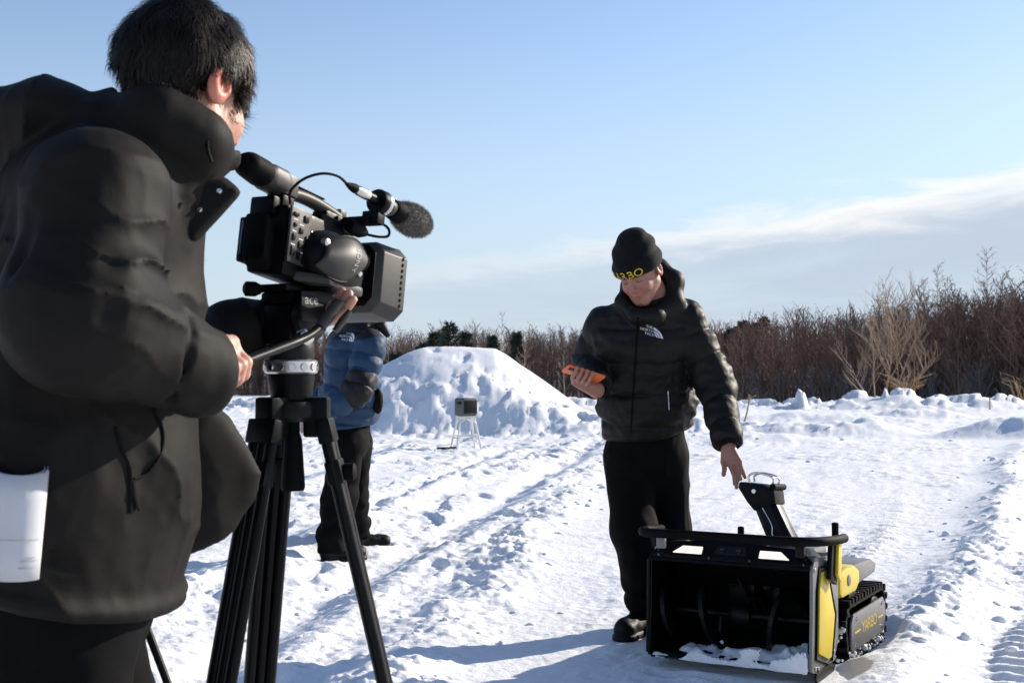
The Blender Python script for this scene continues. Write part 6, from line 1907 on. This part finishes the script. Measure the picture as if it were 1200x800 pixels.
    def trousers(P):
        n = 0.022 * (noise3(P * np.array([1, 1, 0.5], np.float32), 9, 92) - 0.5) + 0.008 * (noise3(P, 22, 93) - 0.5)
        d = cone(P, pelvis + [0, 0, 0.03], pelvis - [0, 0, 0.10], 0.122, 0.118, (0, 1, 0), 1.35)
        for a, k_, an in ((hipR, kneeR, ankR), (hipL, kneeL, ankL)):
            leg = chain(P, [a, k_, an], [0.108, 0.098, 0.085], 0.05); leg = smax(leg, -(P[:, 2] - an[2] + 0.05), 0.01); d = smin(d, leg, 0.03)
        d = d + groove(P, [W(118, 716, 1.72), W(150, 745, 1.74), W(146, 790, 1.74)], 0.012, 0.014)
        return d + n
    child_sdf('trousers', trousers, base + [-0.36, -0.42, 0.0], base + [0.36, 0.42, 0.95], 0.006, M['trouser'], b, base)
    for heel, toe, z in (((-0.72, 1.79), (-0.47, 1.82), zR), ((-0.68, 2.08), (-0.43, 2.11), zL)):
        child_sdf('shoe', lambda P: shoe_sdf(P, heel, toe, z), np.array([heel[0] - 0.09, heel[1] - 0.1, z - 0.02]), np.array([toe[0] + 0.09, toe[1] + 0.1, z + 0.22]), 0.006, M['shoe'], b, base)
    return b


OPERATOR = operator()


# ------------------------------------------------------------------ small things
def paper_roll():
    """sheets of paper rolled up, tucked against the coat"""
    p0, p1 = W(17, 677, 1.665), W(24, 547, 1.665); ax = unit(p1 - p0); e1 = unit(np.cross(ax, (0, 1, 0))); e2 = np.cross(ax, e1); L = np.linalg.norm(p1 - p0)
    root = empty('paper_roll', tuple(p0)); tag(root, 'white rolled-up printed paper tucked against the black coat', 'paper')
    a_cam = math.atan2(np.dot(-p0 + [0, 0, CAM_H], e2), np.dot(-p0 + [0, 0, CAM_H], e1))
    v, f = [], []; n, turns = 90, 2.15
    for i in range(n + 1):
        a = 2.2 + 2 * math.pi * turns * i / n; r = 0.0355 - 0.0035 * (1 - i / n) * turns
        for z in (0, 0.25, 0.5, 0.75, 1.0):
            rr = r * (0.90 + 0.16 * z); v.append(e1 * math.cos(a) * rr + e2 * math.sin(a) * rr + ax * L * (z - 0.055 * z * math.cos(a - a_cam)))
    for i in range(n):
        for k in range(4): f.append((i * 5 + k, (i + 1) * 5 + k, (i + 1) * 5 + k + 1, i * 5 + k + 1))
    o = np_mesh('sheet', v, f, M['paper'], root); m = o.modifiers.new('thickness', 'SOLIDIFY'); m.thickness = 0.0006
    # faint print lines on the outside
    outd = lambda a, z, off=0.0012: e1 * math.cos(a) * (0.0355 * (0.90 + 0.16 * z) + off) + e2 * math.sin(a) * (0.0355 * (0.90 + 0.16 * z) + off) + ax * L * z
    a_cam = math.atan2(np.dot(-p0 + [0, 0, CAM_H], e2), np.dot(-p0 + [0, 0, CAM_H], e1)); rg = np.random.default_rng(2)
    pr = MB(); sgn = 1 if np.dot(e1 * math.cos(a_cam + 0.3) + e2 * math.sin(a_cam + 0.3), (1, 0, 0)) > np.dot(e1 * math.cos(a_cam) + e2 * math.sin(a_cam), (1, 0, 0)) else -1
    for (z, s0, s1) in ((0.205, 0.35, 0.75), (0.175, 0.15, 0.78), (0.115, 0.10, 0.80)):
        a = s0
        while a < s1:
            w = 0.02 + 0.05 * rg.random()
            q = [outd(a_cam + sgn * a, z), outd(a_cam + sgn * (a + w), z), outd(a_cam + sgn * (a + w), z + 0.010), outd(a_cam + sgn * a, z + 0.010)]
            pr.poly(q); a += w + 0.018
    pr.build('print_lines', M['grey_print'], o, smooth=False)
    ln = MB()
    ln.tube([outd(a_cam + s, 0.37 , 0.0006) for s in np.linspace(-0.9, 0.9, 16)], 0.0003, 4); ln.build('fold_line', M['grey_print'], o)
    return root


paper_roll()


def stool_and_case():
    x, y = STOOL[0], STOOL[1]; z = zat(x, y)
    root = empty('stool', (x, y, z - 0.02), (0, 0, rad(18))); tag(root, 'white four-legged stool standing in front of the snow mound', 'stool')
    WP = M['white_plastic']; H = 0.50
    t = MB(); t.box((-0.13, -0.11, H - 0.03), (0.13, 0.11, H)); t.build('seat', WP, root, 0.008)
    for sx in (-1, 1):
        for sy in (-1, 1):
            l = MB(); l.tube([(sx * 0.105, sy * 0.085, H - 0.03), (sx * 0.19, sy * 0.17, 0)], [0.016, 0.015], 8); l.build('leg', WP, root)
    for sx in (-1, 1):
        r = MB(); r.tube([(sx * 0.160, -0.14, 0.18), (sx * 0.160, 0.14, 0.18)], 0.011, 8); r.build('rung', WP, root)
    for sy in (-1, 1):
        r = MB(); r.tube([(-0.152, sy * 0.132, 0.21), (0.152, sy * 0.132, 0.21)], 0.011, 8); r.build('rung', WP, root)
        ar = MB(); ar.tube([(0.13 * math.cos(a), sy * (0.105 + 0.02 * (1 - math.sin(a))), H - 0.16 + 0.12 * math.sin(a)) for a in np.linspace(0.05, math.pi - 0.05, 10)], 0.011, 8); ar.build('arch_brace', WP, root)
    c = empty('equipment_case', (x, y, z - 0.02 + H), (0, 0, rad(38))); tag(c, 'grey rounded case standing on the white stool', 'case')
    b = MB(); b.box((-0.135, -0.115, 0.001), (0.135, 0.115, 0.262)); b.build('shell', M['box_grey'], c, 0.035, seg=4)
    for (lo, hi) in (((-0.1365, -0.075, 0.17), (-0.1345, 0.05, 0.215)), ((-0.1365, -0.01, 0.125), (-0.1345, 0.012, 0.15))):
        p = MB(); p.box(lo, hi); p.build('front_window', M['black_plastic'], c, 0.0006)
    sm = MB(); sm.box((-0.118, -0.1165, 0.04), (0.118, -0.1145, 0.225)); sm.build('side_panel', M['dark_grey'], c, 0.0008)
    cb = MB(); q = G(520, 528); pth = [(x - 0.12, y - 0.02, z + 0.02), (x - 0.25, y - 0.10, zat(x - 0.25, y - 0.10) + 0.02), (q[0], q[1], zat(q[0], q[1]) + 0.02), (q[0] - 0.10, q[1] + 0.12, zat(q[0] - 0.1, q[1] + 0.12) + 0.02), (q[0] + 0.08, q[1] + 0.14, zat(q[0] + 0.08, q[1] + 0.14) + 0.02)]
    cb.tube(smooth_path([np.array(p) for p in pth], 5), 0.016, 6); o = cb.build('cable', M['black_rubber']); tag(o, 'black cable lying on the snow beside the stool', 'cable')


stool_and_case()


def sticks():
    # forked wooden stake
    p0 = W(869, 500, 26.0); g = np.array([p0[0], p0[1], zat(p0[0], p0[1]) - 0.05]); p1 = W(879, 463, 26.0)
    root = empty('wooden_stake', tuple(g)); tag(root, 'thin forked wooden stake standing in the snow behind the person', 'stake'); s = MB()
    q = p1 - g; s.tube([(0, 0, 0), tuple(q * 0.5 + [0.02, 0, 0]), tuple(q)], [0.020, 0.017, 0.014], 7); s.build('shaft', M['wood'], root)
    f = MB(); f.tube([tuple(q * 0.86), tuple(q + [-0.02, 0, 0.02])], [0.014, 0.016], 6); f.tube([tuple(q * 0.90), tuple(q + [0.13, 0, 0.015])], [0.014, 0.011], 6); f.build('fork', M['wood'], root)
    p = W(1160, 476, 40.0); z = zat(p[0], p[1]); r = empty('marker_stake', (p[0], p[1], z - 0.05)); tag(r, 'small red-topped marker stake in the far snow bank', 'stake')
    s = MB(); s.tube([(0, 0, 0), (0, 0, 0.34)], 0.018, 7); s.build('shaft', M['wood'], r); s = MB(); s.tube([(0, 0, 0.34), (0, 0, 0.42)], 0.020, 7); s.build('tip', M['red'], r)
    # thin pole leaning at the operator's leg
    a, b = W(163, 712, 1.99), np.array([-0.40, 1.80, zat(-0.40, 1.80) - 0.02]); d = unit(W(196, 800, 1.93) - a); t = (b[2] - a[2]) / d[2]; e = a + d * t; e[2] = zat(e[0], e[1]) - 0.02
    r = empty('thin_pole', tuple(e)); tag(r, 'thin dark pole leaning beside the black trousers of the camera operator', 'pole')
    s = MB(); s.tube([(0, 0, 0), tuple(a - e)], [0.0055, 0.0065], 8); s.build('shaft', M['dark_grey'], r); k = MB(); k.lathe([(0, 0.007), (0.03, 0.009), (0.035, 0.006)], (0, 0, 0), tuple(a - e), 8); k.build('tip', M['black_rubber'], r)


sticks()
